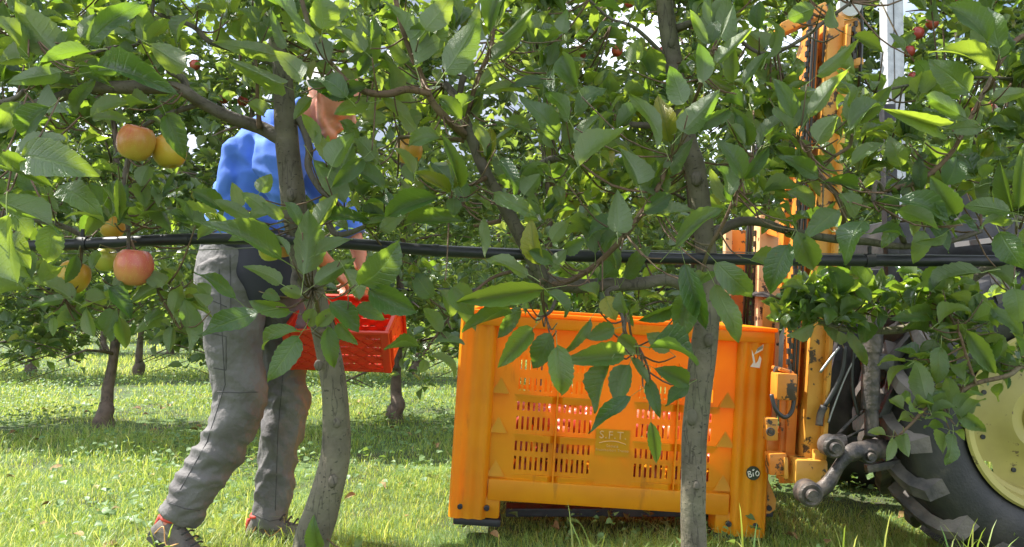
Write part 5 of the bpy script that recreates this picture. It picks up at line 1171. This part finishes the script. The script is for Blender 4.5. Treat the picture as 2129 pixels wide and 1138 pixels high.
# leaves read off the photograph: base x, y, tip x, y, width, visible face (T top, U underside), depth
HL = """115 108 45 8 78 U 1.62|60 132 50 22 36 T 1.66|125 105 158 62 28 U 1.66|168 78 198 30 45 U 1.66|185 92 308 4 44 T 1.62|40 98 -20 50 38 T 1.6
45 122 -15 128 52 U 1.66|190 105 90 138 34 U 1.62|128 150 28 178 40 U 1.62|42 212 -15 270 44 T 1.58|108 222 38 284 58 T 1.58|312 94 402 146 52 U 1.62|200 142 388 206 50 T 1.60
190 150 322 128 36 U 1.66|150 146 212 126 26 T 1.7|188 242 278 206 34 U 1.64|272 224 328 224 24 T 1.66|190 244 272 252 26 T 1.66|165 158 242 184 24 T 1.66|100 172 152 240 38 U 1.68|150 240 210 170 30 T 1.72
50 326 218 378 84 T 1.42|122 386 218 448 56 T 1.5|-10 350 108 392 34 T 1.45|-15 412 126 478 46 U 1.42|30 322 136 292 28 U 1.5|112 468 85 548 52 T 1.44|15 445 32 592 84 U 1.40|20 440 58 495 46 T 1.5|10 500 70 560 50 T 1.5
345 238 376 330 46 T 1.70|308 344 296 390 38 U 1.76|318 384 332 432 18 U 1.76|290 380 308 432 36 T 1.8|246 372 238 460 20 T 1.74|214 428 184 492 34 T 1.8|262 384 256 470 22 T 1.8|230 380 220 450 30 T 1.85|204 520 190 560 22 U 1.8|160 530 135 590 26 T 1.8
585 540 434 460 50 T 1.66|632 572 652 438 66 U 1.62|600 530 572 488 16 U 1.66|660 450 775 470 32 T 1.72|652 532 735 498 30 T 1.66|655 592 734 534 36 U 1.66|716 560 746 624 46 U 1.66|748 592 835 500 72 T 1.60|582 590 494 556 34 U 1.68|548 610 584 624 26 T 1.7|490 622 408 562 24 T 1.66|626 614 584 602 28 U 1.7|604 648 526 622 34 T 1.7|538 650 410 692 44 T 1.64
652 642 640 682 34 T 1.7|688 628 744 692 46 T 1.66|738 640 800 664 34 T 1.68|768 604 868 644 56 T 1.62|624 690 546 726 32 T 1.68|622 700 570 794 48 T 1.64|680 680 692 766 36 T 1.66|702 672 744 718 26 T 1.7|660 680 700 640 30 T 1.7|760 560 800 530 40 T 1.7
632 66 552 -14 42 U 1.6|596 98 568 18 24 U 1.66|670 62 676 -14 66 T 1.58|680 60 724 -10 36 T 1.66|630 166 562 94 42 U 1.62|684 136 598 74 32 U 1.62|756 106 694 58 36 U 1.62|772 86 776 32 26 T 1.66|720 202 648 152 46 T 1.66|590 178 458 112 36 U 1.7|588 118 452 96 32 U 1.74|545 46 498 14 30 T 1.8|448 28 400 24 28 T 1.8|512 216 552 244 34 U 1.84|745 160 770 110 26 T 1.7|705 150 740 175 50 U 1.7
863 140 800 2 46 U 1.58|884 64 934 -14 58 U 1.58|870 92 940 28 44 T 1.66|924 152 992 46 66 U 1.56|1012 82 1002 -6 22 U 1.62|1018 68 1036 -24 42 T 1.6|1040 82 1112 14 28 U 1.6|1020 130 1082 84 30 U 1.64|1000 172 1052 138 26 U 1.66|984 162 964 84 32 U 1.68|960 248 908 204 32 T 1.7|955 242 992 200 30 T 1.7|984 258 1014 328 26 U 1.7|918 288 848 302 42 T 1.66|864 272 800 206 36 U 1.7
1160 292 1082 198 46 T 1.64|1095 186 1000 188 26 U 1.72|1170 70 1176 18 32 U 1.7|1182 250 1132 194 40 U 1.66|1200 182 1168 108 42 T 1.66|1046 256 1108 272 36 T 1.7|1032 290 1078 262 16 U 1.72|1130 170 1060 185 30 T 1.74
1497 80 1536 -2 38 U 1.60|1490 132 1562 58 24 U 1.60|1470 92 1428 28 22 U 1.64|1478 90 1492 40 32 T 1.68|1462 172 1450 94 38 U 1.62|1460 162 1498 124 24 U 1.66|1421 218 1392 138 48 U 1.56|1418 276 1496 186 52 U 1.58|1428 268 1520 222 30 T 1.62|1376 300 1308 190 30 U 1.60|1196 238 1262 178 42 T 1.66|1200 300 1268 222 26 U 1.66|1202 348 1302 264 40 U 1.60|1312 130 1326 84 36 U 1.72|1526 172 1522 98 32 T 1.7|1546 176 1594 110 22 U 1.68|1578 62 1574 4 34 T 1.72|1542 292 1518 222 34 T 1.7|1520 260 1548 300 26 U 1.66
1328 386 1292 298 48 U 1.58|1284 482 1284 390 52 U 1.60|1390 348 1450 284 36 U 1.62|1362 446 1458 434 24 U 1.64|1338 442 1402 404 36 T 1.66|1404 514 1512 428 30 T 1.60|1546 374 1594 308 26 T 1.66|1518 406 1488 348 42 U 1.62|1542 372 1494 282 42 T 1.62|1490 546 1572 622 52 T 1.58|1424 548 1470 688 46 T 1.56|1486 592 1528 712 46 T 1.60|1430 616 1414 716 54 T 1.62|1406 634 1328 670 26 T 1.66|1376 396 1330 380 40 T 1.72|1300 470 1220 500 40 T 1.72
1098 572 1012 538 36 U 1.66|1130 602 952 632 32 T 1.62|1064 652 964 692 32 T 1.62|940 598 990 652 52 T 1.64|1108 684 1038 766 42 T 1.60|1146 694 1106 768 46 T 1.60|1158 718 1162 822 52 T 1.58|1226 664 1164 732 22 T 1.64|1300 738 1168 746 46 T 1.58|1278 684 1218 702 36 T 1.62|1138 608 1172 662 38 T 1.66|1148 556 1178 518 30 U 1.7|1082 640 1032 704 30 T 1.64|1266 758 1232 858 46 T 1.60|1308 758 1276 842 48 U 1.60|1310 742 1346 802 20 U 1.62|1350 724 1448 758 40 T 1.58|1362 766 1438 802 40 T 1.60|1392 730 1350 690 42 U 1.64|1346 790 1366 868 28 T 1.60|1312 824 1220 894 24 T 1.56|1432 800 1382 842 30 T 1.62|1354 878 1366 962 26 T 1.62|1258 618 1276 668 40 T 1.66|1302 652 1288 606 32 T 1.66|1312 652 1328 626 24 T 1.68|1286 700 1330 730 46 T 1.66|1240 620 1200 600 34 T 1.7
1744 612 1716 556 48 T 2.0|1800 596 1772 552 38 U 2.0|1832 602 1838 556 24 U 2.0|1680 612 1622 600 28 T 1.98|1690 674 1630 702 30 U 1.98|1752 716 1742 688 32 T 1.98|1940 656 1850 662 36 T 1.92|1764 690 1802 764 24 T 1.96|1928 836 1904 750 46 U 1.80|1956 722 1948 800 38 T 1.84|2008 688 2062 776 36 T 1.84|2022 652 2042 610 36 T 1.9|2110 600 2112 674 56 T 1.7|2062 640 2114 702 32 T 1.8|2042 568 1942 612 42 U 1.86
1842 906 1806 902 20 U 1.78|1856 910 1838 958 20 U 1.78|1880 902 1888 952 28 U 1.78|1902 872 1858 872 26 U 1.78|1990 854 2042 898 30 T 1.78|1878 850 1850 830 30 U 1.8
2052 92 1976 4 56 T 1.60|2076 100 2064 8 44 T 1.62|2064 160 1932 106 32 T 1.62|2016 192 1938 118 58 T 1.60|2010 246 1900 206 36 U 1.62|1700 156 1772 88 30 U 1.64|1680 246 1748 148 32 U 1.62|1650 246 1606 162 32 T 1.64|1766 222 1738 162 34 T 1.66|1764 272 1854 202 42 T 1.60|1948 262 1812 236 38 T 1.58|1700 296 1740 242 48 U 1.60|1610 222 1644 286 26 T 1.68|2036 266 1956 272 32 T 1.64|2060 206 2140 188 32 U 1.66|1880 106 1846 74 26 T 1.7|1772 76 1834 112 26 T 1.7|1694 18 1642 38 46 U 1.66|1740 58 1728 4 26 U 1.68|1850 100 1900 70 24 T 1.75
1770 342 1840 296 30 T 1.64|1872 348 1848 282 40 T 1.66|1702 370 1616 322 34 T 1.64|1706 380 1792 392 26 T 1.66|1748 402 1772 456 56 T 1.62|1798 458 1748 548 58 T 1.58|1744 436 1662 492 46 T 1.60|1658 482 1702 558 52 T 1.60|1810 486 1892 490 20 T 1.66|1868 414 1962 462 46 T 1.60|1866 436 1946 474 40 U 1.66|1986 446 1928 368 46 T 1.62|1966 386 1992 330 46 T 1.64|2102 442 2012 424 38 U 1.60|2104 460 2018 472 32 U 1.60|2078 482 2114 564 52 T 1.62|2118 432 2126 298 32 T 1.60|2106 442 2072 332 22 T 1.62|1970 480 1904 506 20 T 1.66|1922 480 1898 548 36 T 1.68|1640 508 1600 612 52 T 1.58|1560 540 1620 560 40 T 1.68|1690 440 1630 400 38 T 1.7
936 402 866 364 30 T 1.66|944 392 924 334 32 T 1.68|956 390 918 288 24 T 1.68|974 420 898 330 48 T 1.72|910 410 802 452 50 T 1.62|942 412 942 452 42 T 1.66|1026 402 1116 458 38 T 1.64|1090 406 1126 364 48 U 1.66|1070 386 1036 342 30 T 1.7|970 466 832 474 34 T 1.68|1004 454 1012 538 20 U 1.66|1038 334 1068 414 30 T 1.66|1122 552 1104 456 42 T 1.72|1146 502 1182 458 32 U 1.7|1172 522 1216 500 30 T 1.7|858 378 872 330 46 U 1.74|1150 545 1100 520 30 T 1.7|780 330 740 290 40 U 1.74|700 370 740 300 40 U 1.72|800 400 730 360 36 T 1.74|740 390 690 330 34 U 1.74
235 620 270 560 40 U 1.80|225 600 265 665 36 T 1.80|330 640 285 690 30 U 1.84|362 650 380 590 30 U 1.84|385 620 398 740 40 U 1.80|240 640 215 700 34 T 1.82|220 620 160 640 40 T 1.82|150 625 60 590 40 U 1.84|130 622 70 640 24 U 1.84|180 640 200 700 26 U 1.84|360 680 350 735 24 U 1.84|270 630 330 600 30 U 1.84|110 660 105 700 18 U 1.86|250 660 260 725 30 T 1.84|345 590 300 560 40 U 1.84|410 590 440 620 30 U 1.8|430 640 400 610 28 U 1.8|660 1138 660 1066 38 T 1.86|740 1140 748 1112 16 U 1.86
860 360 815 310 34 U 1.72|650 330 700 420 40 U 1.72|720 420 665 345 38 U 1.7|755 330 690 390 34 T 1.7|660 470 700 400 36 U 1.68|520 452 450 420 30 U 1.74|560 440 505 405 34 U 1.72|470 465 415 500 28 T 1.74|590 455 545 425 26 T 1.72|665 300 632 240 28 U 1.74|872 722 800 730 16 T 1.82|898 742 944 786 26 T 1.82|884 748 878 776 24 T 1.82|905 712 965 718 14 U 1.82|920 690 880 640 30 U 1.82|935 665 905 600 40 T 1.8|950 640 990 690 26 U 1.84|900 620 860 570 40 T 1.78|770 215 700 245 40 U 1.7|712 178 668 196 34 T 1.62|790 480 850 440 36 T 1.72|560 470 480 500 34 U 1.76|540 400 560 360 40 U 1.74|500 430 480 380 30 U 1.76|470 440 400 400 36 T 1.78|620 470 590 420 30 T 1.7|520 460 600 430 34 U 1.78|430 470 360 450 34 U 1.8
735 202 640 168 42 T 1.66|702 338 655 272 32 U 1.7|690 348 730 270 50 U 1.68|780 345 722 300 30 U 1.72|806 246 728 262 32 T 1.7|760 180 705 214 34 T 1.7|650 205 612 250 26 U 1.74|745 300 705 250 24 T 1.76"""
hero = 0
for row in HL.replace('\n', '|').split('|'):
    a = row.split()
    if len(a) < 7: continue
    bx, by, tx, ty, w = map(float, a[:5]); d = float(a[6])+random.uniform(-.03, .03)
    b0 = P(bx, by, d); t0 = P(tx, ty, d); L = (t0-b0).length
    t0 = t0+Vector((0, random.uniform(-.28, .28)*L, 0)); dr = t0-b0
    view = (CAM-(b0+t0)/2).normalized()
    n_ = view if a[5] == 'T' else -view
    n_ = n_+Vector((random.gauss(0, .30), random.gauss(0, .25), random.gauss(.35, .28)))
    if n_.dot(view)*(1 if a[5] == 'T' else -1) < .25: n_ = view if a[5] == 'T' else -view
    Lr = dr.length; ratio = max(.26, min(.78, px2m(w, d)/Lr*1.03))
    back = b0-dr.normalized()*Lr*.28
    q, tr, dist = nearest(back)
    if dist < .5: twig(tr, q, back)
    tr.leaf.append((b0, dr, n_, Lr, ratio, 0)); hero += 1

# generated spur clusters fill the rest of the canopy volume
KEEP = [[(440, 260), (520, 232), (578, 250), (580, 425), (540, 430), (438, 430)], [(622, 192), (700, 185), (748, 225), (742, 275), (700, 302), (640, 285), (622, 240)],
        [(995, 200), (1110, 190), (1120, 300), (1030, 320), (985, 260)], [(1655, 12), (1805, 8), (1795, 128), (1650, 135)], [(1835, -10), (1886, -10), (1886, 262), (1835, 262)],
        [(240, 258), (325, 258), (325, 340), (240, 340)], [(320, 285), (388, 285), (388, 350), (320, 350)], [(235, 515), (322, 515), (322, 600), (235, 600)], [(195, 515), (240, 515), (240, 565), (195, 565)],
        [(572, 140), (640, 140), (640, 450), (575, 450)], [(1362, -10), (1422, -10), (1436, 130), (1380, 130)], [(1418, 345), (1482, 345), (1482, 435), (1418, 435)],
        [(1790, 20), (1835, 20), (1835, 140), (1790, 140)], [(2070, 40), (2129, 40), (2129, 105), (2070, 105)], [(1535, 90), (1585, 90), (1585, 165), (1535, 165)],
        [(400, 505), (610, 505), (610, 760), (400, 760)], [(600, 560), (850, 575), (850, 800), (600, 800)], [(1495, 490), (1640, 490), (1640, 640), (1495, 640)], [(350, 130), (500, 110), (510, 240), (430, 225)],
        [(1010, 470), (1170, 470), (1170, 560), (1010, 560)], [(940, 600), (1700, 620), (1700, 1138), (940, 1138)], [(1640, 560), (2129, 560), (2129, 1138), (1640, 1138)], [(380, 230), (450, 250), (450, 440), (390, 430)], [(1180, 90), (1300, 90), (1300, 130), (1180, 130)],
        [(820, 285), (885, 285), (885, 345), (820, 345)], [(1880, 25), (1960, 25), (1960, 125), (1880, 125)], [(110, 496), (1000, 485), (2129, 530), (2129, 556), (1000, 545), (110, 522)]]
def inside(x, y, poly):
    c = False; j = len(poly)-1
    for i in range(len(poly)):
        xi, yi = poly[i]; xj, yj = poly[j]
        if (yi > y) != (yj > y) and x < (xj-xi)*(y-yi)/(yj-yi)+xi: c = not c
        j = i
    return c
def bottom(x): return 600 if x < 150 else 500 if x < 450 else 575 if x < 900 else 610 if x < 1640 else 545
SHOW = [[(895, 196), (955, 272), (985, 300), (1035, 405), (1068, 465), (1132, 585)], [(820, -20), (848, 90), (868, 140), (895, 205), (955, 272)], [(1160, 590), (1240, 550), (1290, 500), (1330, 450), (1365, 395), (1396, 325)],
        [(640, 50), (695, 140), (765, 192), (895, 196)], [(400, 205), (480, 245), (580, 285)], [(1480, 510), (1508, 460), (1535, 395), (1565, 325)], [(2095, 110), (2045, 195), (2012, 260), (1950, 350)], [(1460, 200), (1492, 85)], [(640, 310), (645, 350)], [(985, 190), (1018, 105)]]
def near_show(x, y, r=21):
    for pl in SHOW:
        for (x0, y0), (x1, y1) in zip(pl[:-1], pl[1:]):
            dx, dy = x1-x0, y1-y0; t = max(0, min(1, ((x-x0)*dx+(y-y0)*dy)/(dx*dx+dy*dy)))
            if math.hypot(x-x0-t*dx, y-y0-t*dy) < r: return True
    return False
def blocked(p):
    x, y = proj(p); return any(inside(x, y, k) for k in KEEP) or near_show(x, y, 26 if p[1] < 1.9 else 0)
made = 0
for k in range(22000):
    if made > 3500: break
    x = random.uniform(-220, 2360); y = random.uniform(-260, 610)
    if y > bottom(x): continue
    dens = .95 if x > 1150 else .8 if x < 420 or y < 130 else .8
    if random.random() > dens: continue
    d = random.uniform(1.76, 2.05 if x > 1350 else 2.2); c = P(x, y, d)
    if noise.noise(c*5.5+Vector((3, 1, 2))) < -.22: continue
    q, tr, dist = nearest(c)
    if dist > .33 or blocked(c): continue
    up = Vector((random.gauss(0, .5), random.gauss(-.1, .4), random.uniform(.2, 1))).normalized()
    n_l = 0
    for j in range(random.randint(5, 8)):
        dr = (up*random.uniform(.1, 1.0)+Vector((random.gauss(0, .8), random.gauss(0, .7), random.gauss(-.05, .6)))).normalized()
        L = random.uniform(.042, .090); b0 = c+dr*L*.3
        if blocked(b0+dr*L*.9) or blocked(b0+dr*L*.45): continue
        nn = Vector((random.gauss(0, .5), random.gauss(-.15, .5), 1)); tr.leaf.append((b0, dr, nn, L, random.uniform(.38, .56), 1)); n_l += 1
    if n_l: twig(tr, q, c, .0026, .0018); made += n_l
for k in range(130):  # unseen leaf clusters outside the frame, added to shade the leaves in view
    x = random.uniform(-700, 2700); y = random.uniform(-950, -120) if -60 < x < 2200 else random.uniform(-950, 420); c = P(x, y, random.uniform(1.55, 2.3)); q, tr, dist = nearest(c)
    if dist > .4: continue
    twig(tr, q, c, .003, .002)
    for j in range(random.randint(5, 8)):
        dr = Vector((random.gauss(0, 1), random.gauss(0, .8), random.gauss(.1, .7))).normalized(); L = random.uniform(.06, .1)
        tr.leaf.append((c+dr*L*.3, dr, Vector((random.gauss(0, .5), random.gauss(0, .5), 1)), L, random.uniform(.45, .6), 2))
# small sunlit leaves on the low branches at right, and a few low at left
for (x0, x1, y0, y1, d0, d1, n) in ((1640, 1960, 585, 665, 1.98, 2.15, 56), (1900, 2130, 600, 800, 1.84, 2.05, 40), (1620, 1760, 620, 690, 2.0, 2.1, 7), (1880, 2020, 800, 900, 1.8, 1.84, 6), (130, 430, 590, 680, 1.85, 2.0, 14), (1000, 1420, 600, 630, 1.9, 2.05, 9)):
    for k in range(n):
        c = P(random.uniform(x0, x1), random.uniform(y0, y1), random.uniform(d0, d1)); q, tr, dist = nearest(c)
        if dist > .3: continue
        twig(tr, q, c, .0022, .0014)
        for j in range(random.randint(3, 5)):
            dr = Vector((random.gauss(0, 1), random.gauss(0, .8), random.gauss(.1, .6))).normalized(); L = random.uniform(.038, .075)
            tr.leaf.append((c+dr*L*.3, dr, Vector((random.gauss(0, .5), random.gauss(0, .5), 1)), L, random.uniform(.5, .7), 1))
for (x, y, d) in ((1396, 325, 1.68), (1565, 325, 1.72), (1492, 85, 1.70), (1028, 60, 1.72), (318, -10, 1.80), (1660, 290, 1.70), (2070, 150, 1.76), (1340, 440, 1.72), (1240, 550, 1.77), (1520, 440, 1.76), (868, 140, 1.69), (955, 272, 1.80), (700, 145, 1.68), (1985, 310, 1.78), (1772, 280, 1.78), (528, 110, 1.85), (1000, 360, 1.83), (1300, 590, 1.86), (1180, 330, 1.9)):
    q, tr, dist = nearest(P(x, y, d))
    for j in range(3):
        a = random.uniform(-.9, .9); dr = Vector((math.sin(a)+.2, random.uniform(-.45, .1), math.cos(a)+.1)).normalized(); L = random.uniform(.075, .105); sgn = 1 if random.random() < .45 else -1
        if near_show(*proj(q+dr*L*.8), 8) and random.random() < .5: continue
        tr.leaf.append((q+dr*L*.28, dr, Vector((random.gauss(0, .4), -sgn, .3)), L, random.uniform(.34, .46), 0))
for t in (TA, TB, TC, TDr):
    hero_l = [l for l in t.leaf if l[5] == 0]; rest = [l for l in t.leaf if l[5] == 1]; rest.sort(key=lambda l: l[0].y-l[3]*4)
    parts = hero_l+rest[:max(0, 298-len(hero_l))]; rest = rest[max(0, 298-len(hero_l)):]
    for (p, dr, nn, L, ra, _) in parts: leaf_obj(ME_HI, t.loc(p), dr, nn, L, ra, t.root)
    o = bulk_leaves('foliage', T_HI[:6], [(t.loc(p), dr, nn, L, ra) for (p, dr, nn, L, ra, _) in rest], [M_LEAF, M_PET], t.root)
    if o: o['kind'] = 'stuff'
    o = bulk_leaves('unseen_shade_foliage', T_MID, [(t.loc(p), dr, nn, L, ra) for (p, dr, nn, L, ra, g_) in t.leaf if g_ == 2], [M_LEAF, M_PET], t.root)
    if o: o['kind'] = 'stuff'
    if t.tw.v: o = t.tw.build('twigs', M_SHOOT, t.root, smooth=True, fixn=False); o['kind'] = 'stuff'

for t, lst in ((TA, ((692, 1000, 1.885, .012), (700, 880, 1.885, .009), (606, 405, 1.875, .013), (662, 760, 1.88, .010))), (TB, ((1438, 868, 1.885, .014), (1474, 708, 1.885, .012), (1449, 1010, 1.89, .008), (1448, 372, 1.89, .014), (1396, 90, 1.90, .009)))):
    for x, y, d, r in lst:
        mb = MB(); mb.ell(t.loc(P(x, y, d)), (r, r*.6, r*1.3), None, 12, 8, lambda q: q*(1+.25*noise.noise(q*3+Vector((x, y, 0))))); mb.build('knot', M_BARK2, t.root, smooth=True)
# black irrigation pipe and its wire
pipe = None
pts = [P(x, y, 1.90) for x, y in ((-420, 528), (-60, 516), (115, 510), (260, 503), (400, 497), (520, 497), (600, 500), (740, 508), (900, 521), (1100, 530), (1300, 535), (1500, 539), (1800, 542), (2200, 543), (2500, 544))]
mb = MB(); mb.tube(pts, px2m(12, 1.9), 14, smoothn=5); pipe = mb.build('irrigation_pipe', M_PIPE, smooth=True); tag(pipe, 'thick black irrigation pipe crossing the whole picture along the nearest row', 'pipe')
for x, y in ((172, 507), (1808, 542)):
    mb = MB(); c = P(x, y, 1.90); mb.tube([c-Vector((.011, 0, 0)), c+Vector((.011, 0, 0))], px2m(14.5, 1.9), 14); mb.box(c+Vector((0, 0, .022)), (.008, .008, .026), bev=.002); mb.build('clip', M_RUBBER, pipe, smooth='auto')
for a, b_ in ((385, 395), (688, 700), (900, 912)):
    mb = MB(); mb.tube([P(a, 498 if a < 500 else 505 if a < 800 else 520.5, 1.9), P(b_, 498 if a < 500 else 505.5 if a < 800 else 521.3, 1.9)], px2m(13, 1.9), 14); mb.build('coupling', M_RUBBER, pipe, smooth='auto')
mb = MB(); mb.tube([P(x, y, 1.93) for x, y in ((-300, 536), (300, 524), (740, 508), (1100, 518), (1500, 524), (1800, 529), (2500, 536))], .0013, 5, smoothn=4); tag(mb.build('trellis_wire', M_WIRE, smooth=True), 'thin steel trellis wire strung just above the irrigation pipe', 'wire')
# tall grass blades close to the camera
for lab, x0, d, n, h in (('clump of broad bright grass blades before the rear shoe of the picker', 385, 2.85, 5, .17), ('clump of thin pale grass blades by the foot of the speckled trunk', 1560, 2.6, 9, .16), ('clump of tall grass blades under the fork mast', 1780, 2.55, 10, .15), ('clump of curved grass blades below the tractor wheel', 2040, 2.6, 9, .15), ('leafy grass clump under the front left of the orange bin', 1180, 2.6, 11, .12)):
    mb = MB(); rn = []
    for k in range(n):
        b0 = P(x0+random.uniform(-60, 60), 1138, d+random.uniform(-.1, .15)); b0.z = 0; a = random.uniform(0, 6.28); ln = random.uniform(.04, .14); hh = h*random.uniform(.6, 1.3)*(1 if k else 1.5); f = Vector((math.cos(a), math.sin(a), 0)); s = Vector((-f.y, f.x, 0))*(.0045 if n < 7 else .003)
        hh = hh+.25*0; vs = []
        for hz, hl, w in ((0, 0, 1), (.35, .1, 1.1), (.65, .35, .9), (.88, .7, .55), (1, 1, .05)):
            c = b0+f*ln*hl+Vector((0, 0, (hh*.8+.085)*hz)); vs += [c-s*w, c+s*w]
        mb.add(vs, [(2*i, 2*i+1, 2*i+3, 2*i+2) for i in range(4)])
    o = mb.build('grass_clump', M_GRASS, smooth=True, fixn=False); me = o.data; at = me.attributes.new('rnd', 'FLOAT', 'POINT'); at.data.foreach_set('value', np.random.rand(len(me.vertices)//10).repeat(10).astype(np.float32)*.9)
    tag(o, lab, 'grass clump')
